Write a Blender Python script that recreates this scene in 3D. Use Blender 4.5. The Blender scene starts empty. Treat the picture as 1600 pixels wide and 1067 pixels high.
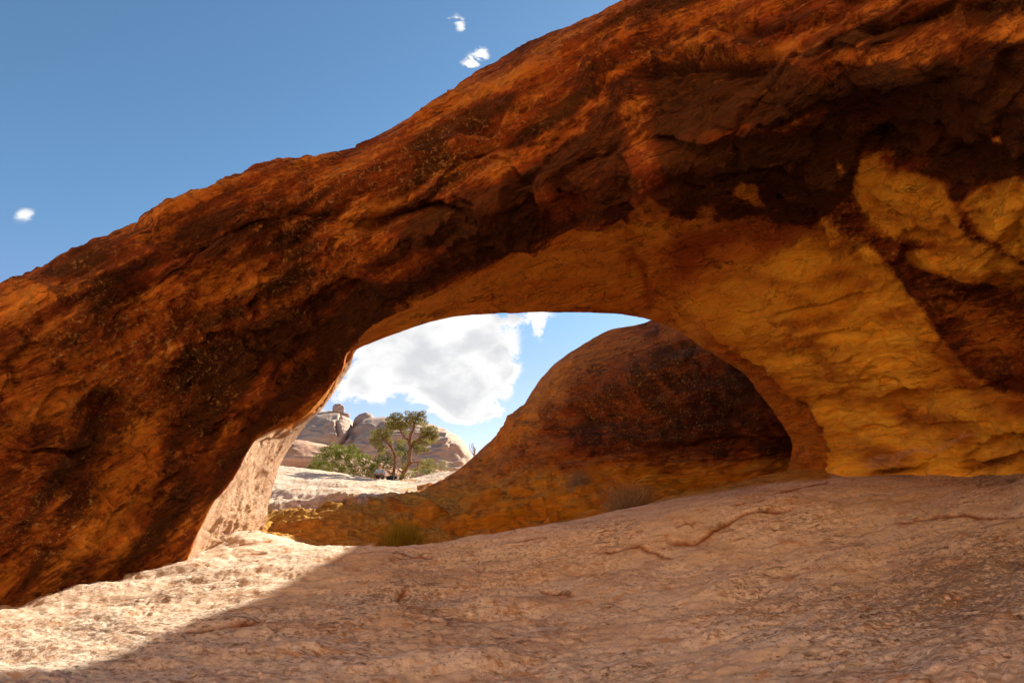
import bpy, math, random
import numpy as np
from mathutils import Vector, Matrix
R_ = math.radians
SC = bpy.context.scene
COL = SC.collection
random.seed(5); RNG = np.random.default_rng(11)

# ------------------------------------------------------------------ camera, sky, sun, exposure
FPX = 953.0; PITCH = R_(15.0); CAMZ = 1.6
SUN_AZ = R_(35.2); SUN_EL = R_(28.2)      # azimuth measured from +Y towards +X
cam_d = bpy.data.cameras.new('camera'); cam = bpy.data.objects.new('camera', cam_d); COL.objects.link(cam)
cam.location = (0, 0, CAMZ); cam.rotation_euler = (R_(90) + PITCH, 0, 0)
cam_d.sensor_width = 36.0; cam_d.lens = 36.0 * FPX / 1600.0
cam_d.clip_start = 0.05; cam_d.clip_end = 9000
SC.camera = cam
SC.view_settings.view_transform = 'Standard'; SC.view_settings.look = 'None'
SC.view_settings.gamma = 1.0; SC.view_settings.exposure = 1.78
try:
    SC.cycles.max_bounces = 10; SC.cycles.diffuse_bounces = 6
except Exception: pass

CT, ST = math.cos(PITCH), math.sin(PITCH)
def unproj(px, py, d):
    """photo pixel + depth along the view axis -> world point"""
    px = np.asarray(px, float); py = np.asarray(py, float); d = np.asarray(d, float)
    a = (px - 800) / FPX; b = (533.5 - py) / FPX
    return np.stack([a * d, d * (CT - b * ST), CAMZ + d * (ST + b * CT)], -1)
def project(P):
    x = P[..., 0]; y = P[..., 1]; z = P[..., 2] - CAMZ
    d = y * CT + z * ST; b = -y * ST + z * CT
    d = np.where(d < .05, .05, d)
    return 800 + FPX * x / d, 533.5 - FPX * b / d, d

def nodes_of(idb):
    nt = idb.node_tree; nt.nodes.clear(); return nt
class NT:
    """small helper for building node trees"""
    def __init__(s, nt): s.nt = nt
    def n(s, t, **kw):
        nd = s.nt.nodes.new(t)
        for k, v in kw.items(): setattr(nd, k, v)
        return nd
    def put(s, sock, v):
        if isinstance(v, bpy.types.NodeSocket): s.nt.links.new(v, sock)
        elif v is not None: sock.default_value = v
    def m(s, op, a, b=None, c=None, clamp=False):
        nd = s.n('ShaderNodeMath', operation=op, use_clamp=clamp)
        s.put(nd.inputs[0], a)
        if b is not None: s.put(nd.inputs[1], b)
        if c is not None: s.put(nd.inputs[2], c)
        return nd.outputs[0]
    def vm(s, op, a, b=None, scale=None):
        nd = s.n('ShaderNodeVectorMath', operation=op)
        s.put(nd.inputs[0], a)
        if b is not None: s.put(nd.inputs[1], b)
        if scale is not None: s.put(nd.inputs['Scale'], scale)
        return nd.outputs['Value'] if op in ('LENGTH', 'DOT_PRODUCT', 'DISTANCE') else nd.outputs[0]
    def sep(s, v):
        nd = s.n('ShaderNodeSeparateXYZ'); s.put(nd.inputs[0], v); return nd.outputs
    def comb(s, x, y, z):
        nd = s.n('ShaderNodeCombineXYZ'); s.put(nd.inputs[0], x); s.put(nd.inputs[1], y); s.put(nd.inputs[2], z); return nd.outputs[0]
    def noise(s, v, scale, detail=6, rough=.55, dist=0.0, col=False):
        nd = s.n('ShaderNodeTexNoise'); s.put(nd.inputs['Vector'], v)
        nd.inputs['Scale'].default_value = scale; nd.inputs['Detail'].default_value = detail
        nd.inputs['Roughness'].default_value = rough; nd.inputs['Distortion'].default_value = dist
        return nd.outputs['Color'] if col else nd.outputs['Fac']
    def voro(s, v, scale, feature='F1', out='Distance'):
        nd = s.n('ShaderNodeTexVoronoi', feature=feature); s.put(nd.inputs['Vector'], v)
        nd.inputs['Scale'].default_value = scale
        return nd.outputs[out]
    def ramp(s, v, a, b, lo=0.0, hi=1.0, smooth=True):
        nd = s.n('ShaderNodeMapRange', interpolation_type='SMOOTHSTEP' if smooth else 'LINEAR')
        s.put(nd.inputs['Value'], v); nd.inputs['From Min'].default_value = a; nd.inputs['From Max'].default_value = b
        nd.inputs['To Min'].default_value = lo; nd.inputs['To Max'].default_value = hi
        return nd.outputs['Result']
    def mix(s, f, a, b, mode='MIX'):
        nd = s.n('ShaderNodeMix', data_type='RGBA', blend_type=mode)
        s.put(nd.inputs[0], f)
        for i, v in ((6, a), (7, b)):
            if isinstance(v, tuple) and len(v) == 3: v = v + (1.0,)
            s.put(nd.inputs[i], v)
        return nd.outputs[2]
    def attr(s, name, vec=False):
        nd = s.n('ShaderNodeAttribute', attribute_name=name); return nd.outputs['Vector' if vec else 'Fac']
    def pos(s):
        return s.n('ShaderNodeTexCoord').outputs['Object']
    def mapped(s, v, rot=(0, 0, 0), scale=(1, 1, 1)):
        nd = s.n('ShaderNodeMapping'); s.put(nd.inputs['Vector'], v)
        nd.inputs['Rotation'].default_value = rot; nd.inputs['Scale'].default_value = scale
        return nd.outputs[0]

world = bpy.data.worlds.new('World'); SC.world = world; world.use_nodes = True
def build_world():
    nt = nodes_of(world); T = NT(nt)
    sky = T.n('ShaderNodeTexSky', sky_type='NISHITA'); sky.sun_disc = False
    sky.sun_elevation = SUN_EL; sky.sun_rotation = SUN_AZ
    sky.altitude = 1500; sky.air_density = 1.0; sky.dust_density = 0.6; sky.ozone_density = 1.0
    d = T.n('ShaderNodeTexCoord').outputs['Generated']
    x, y, z = T.sep(d)
    ysafe = T.m('MAXIMUM', y, 0.02)
    A = T.m('DIVIDE', x, ysafe); B = T.m('DIVIDE', z, ysafe)
    def AB(px, py):
        p = unproj(px, py, 1.0) - np.array([0, 0, CAMZ]); return p[0] / p[1], p[2] / p[1]
    # each cloud is a few puffs: photo direction, half width, half height, weight
    puffs = [(635, 560, 70, 46, 1.1), (793, 572, 14, 20, .62), (772, 643, 18, 10, .55), (786, 610, 12, 12, .4), (700, 560, 80, 58, 1.2), (745, 585, 52, 38, 1.0), (755, 540, 45, 42, .9), (590, 575, 60, 38, 1.0),
             (565, 608, 42, 20, .8), (715, 628, 50, 26, .95), (735, 652, 38, 12, .7), (660, 520, 90, 30, 1.1), (505, 652, 26, 18, .6),
             (778, 503, 34, 18, .70), (825, 494, 44, 13, .74), (842, 516, 11, 24, .66), (600, 505, 60, 40, .9),
             (470, 690, 60, 44, .8), (737, 100, 20, 12, .66), (750, 84, 17, 16, .66), (711, 28, 15, 9, .60), (723, 42, 13, 11, .60), (38, 337, 21, 14, .58), (590, 655, 26, 16, .16), (532, 625, 18, 12, .4), (575, 208, 14, 8, .15)]
    dens = None
    for (cx, cy, rx, ry, w) in puffs:
        a0, b0 = AB(cx, cy); a1, _ = AB(cx + rx, cy); _, b1 = AB(cx, cy - ry)
        da = T.m('MULTIPLY', T.m('SUBTRACT', A, float(a0)), float(1 / (a1 - a0)))
        db = T.m('MULTIPLY', T.m('SUBTRACT', B, float(b0)), float(1 / (b1 - b0)))
        r2 = T.m('ADD', T.m('MULTIPLY', da, da), T.m('MULTIPLY', db, db))
        v = T.m('MULTIPLY', T.m('EXPONENT', T.m('MULTIPLY', r2, -1.0)), w * (.86 if w > .75 else 1.0))
        dens = v if dens is None else T.m('ADD', dens, v)
    q = T.comb(A, T.m('MULTIPLY', B, 1.35), 0.0)
    n1 = T.noise(q, 13, 10, .62, .3); n2 = T.noise(q, 45, 6, .65, .3)
    nn = T.m('ADD', T.m('MULTIPLY', T.m('SUBTRACT', n1, .5), 3.9), T.m('MULTIPLY', T.m('SUBTRACT', n2, .5), 1.1))
    dm = T.m('MINIMUM', dens, 1.0)
    body = T.m('ADD', dm, T.m('MULTIPLY', nn, T.m('MULTIPLY', T.ramp(dens, .1, .7, 0.45, 1.0), T.ramp(dens, 1.7, .8, .35, 1.0))))
    inb = T.ramp(y, .1, .3)
    alpha = T.m('MULTIPLY', T.m('MULTIPLY', T.ramp(body, .26, .70), T.ramp(dens, .08, .62)), inb)
    # thick centres are greyer, edges bright
    n3 = T.noise(q, 11, 5, .5, .2)
    grey = T.ramp(T.m('ADD', T.m('MULTIPLY', dm, .55), T.m('MULTIPLY', n3, 1.0)), 0.93, 1.2)
    ccol = T.mix(grey, (6.2, 6.15, 6.1), (4.3, 4.35, 4.5))
    skyc = T.mix(1.0, sky.outputs[0], T.mix(T.ramp(z, .12, .42), (.86, .80, .92), (.74, .97, 1.02)), 'MULTIPLY')
    # thin white veil low in the gap
    c = T.mix(alpha, skyc, ccol)
    bg = T.n('ShaderNodeBackground'); nt.links.new(c, bg.inputs[0]); bg.inputs[1].default_value = 0.05
    out = T.n('ShaderNodeOutputWorld'); nt.links.new(bg.outputs[0], out.inputs[0])
build_world()

sun_d = bpy.data.lights.new('sun', 'SUN'); sun = bpy.data.objects.new('sun', sun_d); COL.objects.link(sun)
sun_d.energy = 4.0; sun_d.angle = R_(0.53); sun_d.color = (1.0, .90, .76)
sdir = Vector((math.sin(SUN_AZ) * math.cos(SUN_EL), math.cos(SUN_AZ) * math.cos(SUN_EL), math.sin(SUN_EL)))
sun.rotation_euler = sdir.to_track_quat('Z', 'Y').to_euler(); sun.location = sdir * 60

# ------------------------------------------------------------------ numpy noise
_perm = np.random.default_rng(3).permutation(512).astype(np.int64) % 256
_perm = np.concatenate([_perm, _perm, _perm])
_g = np.random.default_rng(4).normal(size=(256, 3)); _g /= np.linalg.norm(_g, axis=1)[:, None]
def _h(i, j, k): return _perm[(_perm[(_perm[i & 255] + j) & 255] + k) & 255]
def pnoise(P):
    P = np.asarray(P, float); F = np.floor(P); I = F.astype(np.int64); f = P - F
    w = f * f * f * (f * (f * 6 - 15) + 10)
    out = 0
    for a in (0, 1):
        wx = w[..., 0] if a else 1 - w[..., 0]
        for b in (0, 1):
            wy = w[..., 1] if b else 1 - w[..., 1]
            for c in (0, 1):
                wz = w[..., 2] if c else 1 - w[..., 2]
                g = _g[_h(I[..., 0] + a, I[..., 1] + b, I[..., 2] + c)]
                d = g[..., 0] * (f[..., 0] - a) + g[..., 1] * (f[..., 1] - b) + g[..., 2] * (f[..., 2] - c)
                out = out + wx * wy * wz * d
    return out * 1.5
def fbm(P, oct=5, lac=2.03, gain=.5):
    s = 0; a = 1.0; P = np.asarray(P, float)
    for o in range(oct):
        s = s + a * pnoise(P + o * 17.3); P = P * lac; a *= gain
    return s
def ridged(P, oct=4, lac=2.1, gain=.5):
    s = 0; a = 1.0; P = np.asarray(P, float)
    for o in range(oct):
        s = s + a * (1 - 2.2 * np.abs(pnoise(P + o * 9.7))); P = P * lac; a *= gain
    return s
def cells(P, jitter=1.0):
    """Voronoi: F1, F2, random value and the vector to the nearest centre"""
    P = np.asarray(P, float); I = np.floor(P).astype(np.int64); f = P - I
    f1 = np.full(P.shape[:-1], 9.0); f2 = f1.copy(); rid = np.zeros(P.shape[:-1]); vec = np.zeros_like(P)
    for a in (-1, 0, 1):
        for b in (-1, 0, 1):
            for c in (-1, 0, 1):
                h = _h(I[..., 0] + a, I[..., 1] + b, I[..., 2] + c)
                off = (_g[h] * .5 * jitter + .5)
                v = np.stack([a + off[..., 0] - f[..., 0], b + off[..., 1] - f[..., 1], c + off[..., 2] - f[..., 2]], -1)
                d = np.sqrt((v ** 2).sum(-1))
                near = d < f1
                f2 = np.where(near, f1, np.minimum(f2, d))
                rid = np.where(near, h / 255.0, rid); vec = np.where(near[..., None], v, vec)
                f1 = np.where(near, d, f1)
    return f1, f2, rid, vec
def sstep(x, a, b):
    t = np.clip((x - a) / (b - a), 0, 1); return t * t * (3 - 2 * t)
def seg_dist(px, py, pts):
    """distance to a polyline and signed side (+ = below/right of it), position along it 0..1"""
    best = np.full(px.shape, 1e9); side = np.zeros(px.shape); along = np.zeros(px.shape)
    n = len(pts) - 1
    for i in range(n):
        (x0, y0), (x1, y1) = pts[i], pts[i + 1]
        dx, dy = x1 - x0, y1 - y0; L2 = dx * dx + dy * dy
        t = np.clip(((px - x0) * dx + (py - y0) * dy) / L2, 0, 1)
        ex = px - (x0 + t * dx); ey = py - (y0 + t * dy)
        d = np.sqrt(ex * ex + ey * ey)
        s = (dx * (py - y0) - dy * (px - x0)) / math.sqrt(L2)
        m = d < best
        best = np.where(m, d, best); side = np.where(m, np.sign(s), side); along = np.where(m, (i + t) / n, along)
    return best, side, along
def poly_in(px, py, pts, soft=10):
    """soft polygon mask 0..1"""
    inside = np.zeros(px.shape, bool); n = len(pts)
    for i in range(n):
        (x0, y0), (x1, y1) = pts[i], pts[(i + 1) % n]
        if y0 == y1: continue
        c = ((y0 > py) != (y1 > py)) & (px < (x1 - x0) * (py - y0) / (y1 - y0) + x0)
        inside ^= c
    d, _, _ = seg_dist(px, py, list(pts) + [pts[0]])
    return sstep(np.where(inside, d, -d), -soft, soft)
def blob(px, py, cx, cy, rx, ry, ang=0):
    c, s = math.cos(R_(ang)), math.sin(R_(ang))
    u = ((px - cx) * c - (py - cy) * s) / rx; v = ((px - cx) * s + (py - cy) * c) / ry
    return np.exp(-(u * u + v * v))

# ------------------------------------------------------------------ object helpers
def tag(o, label=None, cat=None, group=None, kind=None):
    if label: o['label'] = label
    if cat: o['category'] = cat
    if group: o['group'] = group
    if kind: o['kind'] = kind
    return o
def empty(name, loc, label, cat, group=None):
    o = bpy.data.objects.new(name, None); COL.objects.link(o); o.location = loc; o.empty_display_size = .3
    return tag(o, label, cat, group)
def mesh_obj(name, V, F, mat, parent=None, smooth=True, attrs=None):
    me = bpy.data.meshes.new(name)
    V = np.asarray(V, np.float32).reshape(-1, 3)
    if isinstance(F, np.ndarray):
        me.vertices.add(len(V)); me.vertices.foreach_set('co', V.ravel())
        k = F.shape[1]; me.loops.add(F.size); me.polygons.add(len(F))
        me.loops.foreach_set('vertex_index', F.astype(np.int32).ravel())
        me.polygons.foreach_set('loop_start', np.arange(0, F.size, k, dtype=np.int32))
        me.polygons.foreach_set('loop_total', np.full(len(F), k, np.int32))
        me.update(calc_edges=True)
    else:
        me.from_pydata(V.tolist(), [], F); me.update()
    me.polygons.foreach_set('use_smooth', np.full(len(me.polygons), smooth)); me.validate()
    for k, a in (attrs or {}).items():
        a = np.asarray(a, np.float32)
        if a.size == 3 * len(V): at = me.attributes.new(k, 'FLOAT_VECTOR', 'POINT'); at.data.foreach_set('vector', a.ravel())
        else: at = me.attributes.new(k, 'FLOAT', 'POINT'); at.data.foreach_set('value', a.ravel())
    if mat: me.materials.append(mat)
    o = bpy.data.objects.new(name, me); COL.objects.link(o)
    if parent is not None: o.parent = parent
    return o
def grid_faces(nu, nv, wrap_v=False, wrap_u=False):
    i = np.arange(nu if wrap_u else nu - 1)[:, None]; j = np.arange(nv if wrap_v else nv - 1)[None, :]
    i2 = (i + 1) % nu; j2 = (j + 1) % nv
    f = np.stack([i * nv + j + 0 * i2, i2 * nv + j, i2 * nv + j2, i * nv + j2 + 0 * i2], -1)
    return f.reshape(-1, 4)
def grid_normals(P, wrap_v=False):
    du = np.gradient(P, axis=0)
    if wrap_v: dv = (np.roll(P, -1, 1) - np.roll(P, 1, 1)) * .5
    else: dv = np.gradient(P, axis=1)
    n = np.cross(du, dv); n /= (np.linalg.norm(n, axis=-1, keepdims=True) + 1e-9); return n
def blur(a, k, axis):
    for _ in range(2):
        c = np.cumsum(np.concatenate([np.repeat(a.take([0], axis), k, axis), a, np.repeat(a.take([-1], axis), k, axis)], axis), axis)
        n = a.shape[axis]; hi = c.take(range(2 * k, 2 * k + n), axis); lo = c.take(range(0, n), axis)
        a = (hi - lo) / (2 * k)
    return a
def catmull(K, n_per):
    """K: (n, ..., c) control points; n_per: samples in each segment. Returns samples along axis 0 (last one included)"""
    n = len(K); out = []
    E = np.concatenate([(2 * K[0] - K[1])[None], K, (2 * K[-1] - K[-2])[None]], 0)
    for i in range(n - 1):
        p0, p1, p2, p3 = E[i], E[i + 1], E[i + 2], E[i + 3]
        m1 = (p2 - p0) * .5; m2 = (p3 - p1) * .5
        lim = np.abs(p2 - p1) * 1.6 + 1e-9
        m1 = np.clip(m1, -lim - np.abs(p2 - p1), lim + np.abs(p2 - p1)); m2 = np.clip(m2, -lim - np.abs(p2 - p1), lim + np.abs(p2 - p1))
        t = (np.arange(n_per[i]) / n_per[i]).reshape((-1,) + (1,) * (K.ndim - 1))
        t2 = t * t; t3 = t2 * t
        out.append((2 * t3 - 3 * t2 + 1) * p1 + (t3 - 2 * t2 + t) * m1 + (-2 * t3 + 3 * t2) * p2 + (t3 - t2) * m2)
    out.append(K[-1][None])
    return np.concatenate(out, 0)

_bx = np.linspace(-40, 40, 801)
_bf = np.cumsum(np.interp(_bx, [-12, -8, -5, -2, 1, 4, 7, 10], [.95, .9, .74, .52, .42, .26, .06, 0])) * (_bx[1] - _bx[0]); _bf -= np.interp(0, _bx, _bf)
def bedding(P):
    """bedding coordinates of the curved, tilted sandstone layers: along, depth, across"""
    X, Y, Z = P[..., 0], P[..., 1], P[..., 2]
    return np.stack([X, Y, Z - np.interp(X, _bx, _bf)], -1)

# ------------------------------------------------------------------ materials
def principled(name):
    mt = bpy.data.materials.new(name); mt.use_nodes = True; nt = nodes_of(mt); T = NT(nt)
    b = T.n('ShaderNodeBsdfPrincipled'); o = T.n('ShaderNodeOutputMaterial'); nt.links.new(b.outputs[0], o.inputs[0])
    b.inputs['Specular IOR Level'].default_value = .12
    return mt, T, b
def bump(T, b, h, dist, strength=1.0, prev=None):
    nd = T.n('ShaderNodeBump'); nd.inputs['Strength'].default_value = strength; nd.inputs['Distance'].default_value = dist
    T.put(nd.inputs['Height'], h)
    if prev is not None: T.put(nd.inputs['Normal'], prev)
    return nd.outputs[0]
STRATA_ROT = (0, R_(20), 0)
def rock_material():
    """weathered orange sandstone: fresh orange, dark desert varnish, ochre and pale lichen, pale bleached rock"""
    mt, T, b = principled('weathered_sandstone'); p = T.pos()
    bed = T.attr('bed', True); st = T.mapped(bed, (0, 0, 0), (.30, .6, 1.7))
    n_big = T.noise(p, .55, 5, .6, .4); n_mid = T.noise(st, 1.6, 8, .65, .6); n_fin = T.noise(p, 9, 8, .7, .2)
    n_st = T.noise(st, 4.5, 8, .68, .8)
    a_v = T.attr('varnish'); a_y = T.attr('ochre'); a_p = T.attr('pale'); a_l = T.attr('lichen'); a_r = T.attr('rust')
    a_y = T.m('ADD', a_y, T.m('MULTIPLY', T.m('SUBTRACT', T.noise(st, 2.6, 8, .7, .7), .5), T.m('MULTIPLY', T.m('MINIMUM', a_y, .5), 1.9)), None, True)
    fresh = T.mix(T.ramp(n_mid, .32, .68), (.64, .165, .015), (.84, .33, .035))
    fresh = T.mix(a_y, fresh, T.mix(T.ramp(n_st, .3, .7), (.92, .375, .022), (.97, .56, .055)))
    fresh = T.mix(a_r, fresh, (.32, .045, .006))  # redder rock; also carries the streak shadow painted on the underside
    # varnish: thin film with ragged streaks and holes
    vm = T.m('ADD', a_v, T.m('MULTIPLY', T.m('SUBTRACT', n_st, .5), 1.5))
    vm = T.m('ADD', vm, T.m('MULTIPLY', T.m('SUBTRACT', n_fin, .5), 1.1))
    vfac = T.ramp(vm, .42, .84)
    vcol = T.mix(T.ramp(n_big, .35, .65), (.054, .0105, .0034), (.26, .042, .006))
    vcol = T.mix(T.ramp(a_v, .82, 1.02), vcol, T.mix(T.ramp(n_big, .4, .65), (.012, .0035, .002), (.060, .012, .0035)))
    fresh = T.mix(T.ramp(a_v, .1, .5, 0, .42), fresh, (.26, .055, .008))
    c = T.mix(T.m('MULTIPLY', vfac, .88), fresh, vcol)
    # mottled bands along the bedding
    bands = T.ramp(T.noise(T.mapped(bed, (0, 0, 0), (.2, .5, 3.6)), 2.4, 10, .75, .5), .40, .66)
    c = T.mix(T.m('MULTIPLY', bands, .22), c, T.mix(.5, c, (.11, .032, .008)))
    dusty = T.ramp(T.m('ADD', T.m('MULTIPLY', T.sep(T.n('ShaderNodeNewGeometry').outputs['Normal'])[2], .75), T.m('MULTIPLY', n_st, .6)), .32, .72)
    c = T.mix(T.m('MULTIPLY', dusty, T.ramp(a_v, .95, .5, .06, .22)), c, (.31, .135, .052))
    # bedding partings and joints: thin lines
    def lines(v, sc, w, m, det=7):
        d_ = T.m('ABSOLUTE', T.m('SUBTRACT', T.noise(v, sc, det, .55, .25), .5))
        return T.m('MULTIPLY', T.ramp(d_, w, 0.0), T.ramp(T.noise(p, m, 4, .6), .44, .58))
    l1 = lines(T.mapped(bed, (0, 0, 0), (.22, .5, 2.0)), 1.1, .011, 1.1); l2 = T.m('MULTIPLY', lines(T.mapped(bed, (0, 0, 0), (.25, .6, 2.4)), 3.3, .018, 2.0), T.ramp(a_y, .2, .6, 1.0, .35))
    l3 = lines(T.mapped(bed, (0, R_(50), 0), (.8, .8, .5)), 1.5, .008, 1.3)
    lin = T.m('MAXIMUM', T.m('MAXIMUM', l1, T.m('MULTIPLY', l2, .75)), T.m('MULTIPLY', l3, T.ramp(a_y, .2, .6, 1.0, .25)))
    c = T.mix(T.m('MULTIPLY', lin, T.ramp(a_y, .2, .6, .62, .42)), c, T.mix(T.ramp(a_y, .2, .6), (.045, .012, .004), (.26, .07, .010)))
    # lichen: small spots, in colonies
    lv = T.voro(T.vm('ADD', p, T.vm('SCALE', T.noise(p, 6, 3, .5, 0, True), None, .12)), 17.0)
    spots = T.ramp(lv, .30, .16)
    ls = T.voro(p, 42.0); spots2 = T.ramp(ls, .30, .18)
    flakes = T.ramp(T.noise(p, 13, 7, .72, .3), .555, .60)
    col_n = T.noise(p, 2.3, 5, .6, .3)
    lf = T.m('MULTIPLY', T.m('MAXIMUM', T.m('MULTIPLY', spots, .4), flakes), T.ramp(T.m('ADD', a_l, T.m('MULTIPLY', T.m('SUBTRACT', col_n, .5), 1.7)), .42, .75))
    lcol = T.mix(T.ramp(T.noise(p, 14, 3), .42, .62), (.46, .20, .030), (.52, .33, .12))
    c = T.mix(T.m('MULTIPLY', lf, .75), c, lcol)
    pl = T.mix(T.ramp(n_mid, .3, .7), (.62, .36, .21), (.78, .52, .34))
    pf = T.ramp(T.m('ADD', a_p, T.m('MULTIPLY', T.m('SUBTRACT', n_fin, .5), .5)), .35, .65)
    c = T.mix(pf, c, pl)
    g = T.noise(p, 60, 4, .7)
    c = T.mix(1.0, c, T.mix(g, (.78, .78, .78), (1.2, 1.2, 1.2)), 'MULTIPLY')
    T.put(b.inputs['Base Color'], c); b.inputs['Roughness'].default_value = .86
    n = bump(T, b, T.m('MULTIPLY', n_st, T.m('SUBTRACT', 1.0, T.m('MULTIPLY', a_y, .8))), .22, 1.0); n = bump(T, b, T.m('MULTIPLY', n_fin, T.m('SUBTRACT', 1.0, T.m('MULTIPLY', a_y, .55))), .07, .9, n); n = bump(T, b, g, .010, .8, n)
    n = bump(T, b, T.m('SUBTRACT', 1.0, T.m('MULTIPLY', lin, T.m('SUBTRACT', 1.0, T.m('MULTIPLY', a_y, .6)))), .05, 1.0, n)
    cr = T.voro(T.vm('ADD', st, T.vm('SCALE', T.noise(p, 1.5, 5, .6, 0, True), None, .9)), 1.3, 'DISTANCE_TO_EDGE')
    n = bump(T, b, T.ramp(cr, 0, .03), .03, .5, n)
    T.put(b.inputs['Normal'], n)
    return mt
def ground_material():
    mt, T, b = principled('pale_slickrock'); p = T.pos()
    fl = T.mapped(p, (0, R_(4), R_(-22)), (.55, 1.5, 2.0))
    a_y = T.attr('ochre'); a_d = T.attr('stain'); a_p = T.attr('pale')
    n1 = T.noise(fl, 1.1, 8, .62, .5); n2 = T.noise(fl, 5.5, 9, .7, .5); n3 = T.noise(p, 24, 6, .72); n4 = T.noise(p, 90, 3, .7)
    c = T.mix(T.ramp(n1, .3, .7), (.60, .45, .315), (.77, .64, .50)); c = T.mix(T.m('MULTIPLY', T.ramp(T.noise(fl, .45, 6, .6, .8), .48, .62), .55), c, (.52, .33, .20))
    # orange worn pockets
    n5 = T.noise(T.mapped(p, (0, 0, R_(-22)), (1, 1.7, 1)), 2.6, 8, .66, .4)
    c = T.mix(T.m('MULTIPLY', T.ramp(n5, .54, .64), .75), c, (.50, .25, .10))
    # pale crust
    c = T.mix(T.m('MULTIPLY', T.ramp(n2, .53, .68), .55), c, (.82, .66, .50))
    c = T.mix(T.m('MULTIPLY', T.ramp(n2, .45, .33), .45), c, (.38, .22, .12))
    n6 = T.noise(T.mapped(p, (0, 0, R_(-22)), (1, 1.6, 1)), 11, 8, .75, .3); md = T.ramp(T.noise(p, .42, 5, .6, .5), .42, .60, .12, 1.0)
    c = T.mix(T.m('MULTIPLY', T.ramp(n6, .53, .565), T.m('MULTIPLY', md, .85)), c, (.86, .71, .57))
    c = T.mix(T.m('MULTIPLY', T.ramp(n6, .46, .425), T.m('MULTIPLY', md, .8)), c, (.34, .185, .095))
    gl = T.m('ABSOLUTE', T.m('SUBTRACT', T.noise(fl, 1.6, 7, .6, .3), .5)); gl = T.m('MULTIPLY', T.ramp(gl, .010, 0.0), T.ramp(T.noise(p, .8, 4), .5, .6))
    c = T.mix(T.m('MULTIPLY', gl, .7), c, (.22, .10, .04))
    pk = T.m('MULTIPLY', T.ramp(T.noise(T.mapped(p, (0, 0, R_(-22)), (1, 2.0, 1)), 7, 8, .7, .5), .64, .67), .9)
    c = T.mix(pk, c, (.30, .14, .055))
    c = T.mix(T.attr('rust'), c, (.25, .075, .016))  # orange ledge colour with the shadow beneath painted in
    # grey-black lichen crust, speckled
    dk = T.m('ADD', T.m('MULTIPLY', T.noise(p, 17, 8, .75, .2), .75), T.m('ADD', T.m('MULTIPLY', n1, .22), T.m('MULTIPLY', a_d, .12)))
    dk = T.m('ADD', dk, T.m('MULTIPLY', n2, .25))
    c = T.mix(T.m('MULTIPLY', T.ramp(dk, .675, .715), .7), c, (.17, .105, .07))
    # golden slope behind the ridge
    yel = T.mix(T.ramp(T.m('ADD', T.m('MULTIPLY', n2, .6), T.m('MULTIPLY', n3, .4)), .40, .60), (.25, .105, .014), (.72, .38, .060))
    c = T.mix(a_y, c, T.mix(.5, yel, T.mix(T.ramp(n5, .4, .62), (.30, .13, .020), (.62, .34, .060))))
    c = T.mix(1.0, c, T.mix(n4, (.80, .80, .80), (1.18, 1.18, 1.18)), 'MULTIPLY')
    T.put(b.inputs['Base Color'], c); b.inputs['Roughness'].default_value = .9
    n = bump(T, b, n2, .045, .8); n = bump(T, b, n6, .018, .8, n); n = bump(T, b, n3, .02, .8, n); n = bump(T, b, T.m('SUBTRACT', 1.0, T.m('MAXIMUM', pk, gl)), .03, 1.0, n); n = bump(T, b, n4, .004, .6, n)
    T.put(b.inputs['Normal'], n)
    return mt
def far_material(name, ca, cb, cs):
    mt, T, b = principled(name); p = T.pos()
    bd = T.noise(T.mapped(p, (0, R_(6), 0), (.25, .25, 2.2)), .8, 8, .65, .4)
    c = T.mix(T.ramp(bd, .35, .65), ca, cb)
    c = T.mix(T.m('MULTIPLY', T.ramp(T.noise(p, 1.1, 7, .7, .4), .52, .68), .5), c, cs)
    T.put(b.inputs['Base Color'], c); b.inputs['Roughness'].default_value = .9
    n = bump(T, b, bd, .22, .7); n = bump(T, b, T.noise(p, 5, 6, .7), .08, .7, n); T.put(b.inputs['Normal'], n)
    return mt
def leaf_material(name, ca, cb, scale=3.0, trans=.25):
    mt, T, b = principled(name)
    p = T.pos(); ra = T.n('ShaderNodeNewGeometry').outputs['Random Per Island']
    f = T.m('ADD', T.m('MULTIPLY', T.noise(p, scale, 4), .8), T.m('MULTIPLY', ra, .35))
    c = T.mix(T.ramp(f, .35, .8), ca, cb); T.put(b.inputs['Base Color'], c); b.inputs['Roughness'].default_value = .7
    tr = T.n('ShaderNodeBsdfTranslucent'); T.put(tr.inputs[0], c)
    ms = T.n('ShaderNodeMixShader'); ms.inputs[0].default_value = trans
    T.nt.links.new(b.outputs[0], ms.inputs[1]); T.nt.links.new(tr.outputs[0], ms.inputs[2])
    out = [n for n in T.nt.nodes if n.type == 'OUTPUT_MATERIAL'][0]; T.nt.links.new(ms.outputs[0], out.inputs[0])
    return mt
def plain_material(name, ca, cb, scale=8.0, bd=.01, rough=.85, stretch=(1, 1, 1)):
    mt, T, b = principled(name); p = T.mapped(T.pos(), (0, 0, 0), stretch); n = T.noise(p, scale, 6, .65)
    T.put(b.inputs['Base Color'], T.mix(T.ramp(n, .35, .65), ca, cb)); b.inputs['Roughness'].default_value = rough
    T.put(b.inputs['Normal'], bump(T, b, n, bd, .7)); return mt
M_ROCK = rock_material(); M_GROUND = ground_material()
M_FAR = far_material('distant_buff_sandstone', (.42, .28, .20), (.50, .36, .265), (.36, .22, .15))
M_MOUND = far_material('pale_mound_sandstone', (.42, .24, .15), (.60, .39, .26), (.30, .19, .12))

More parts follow.
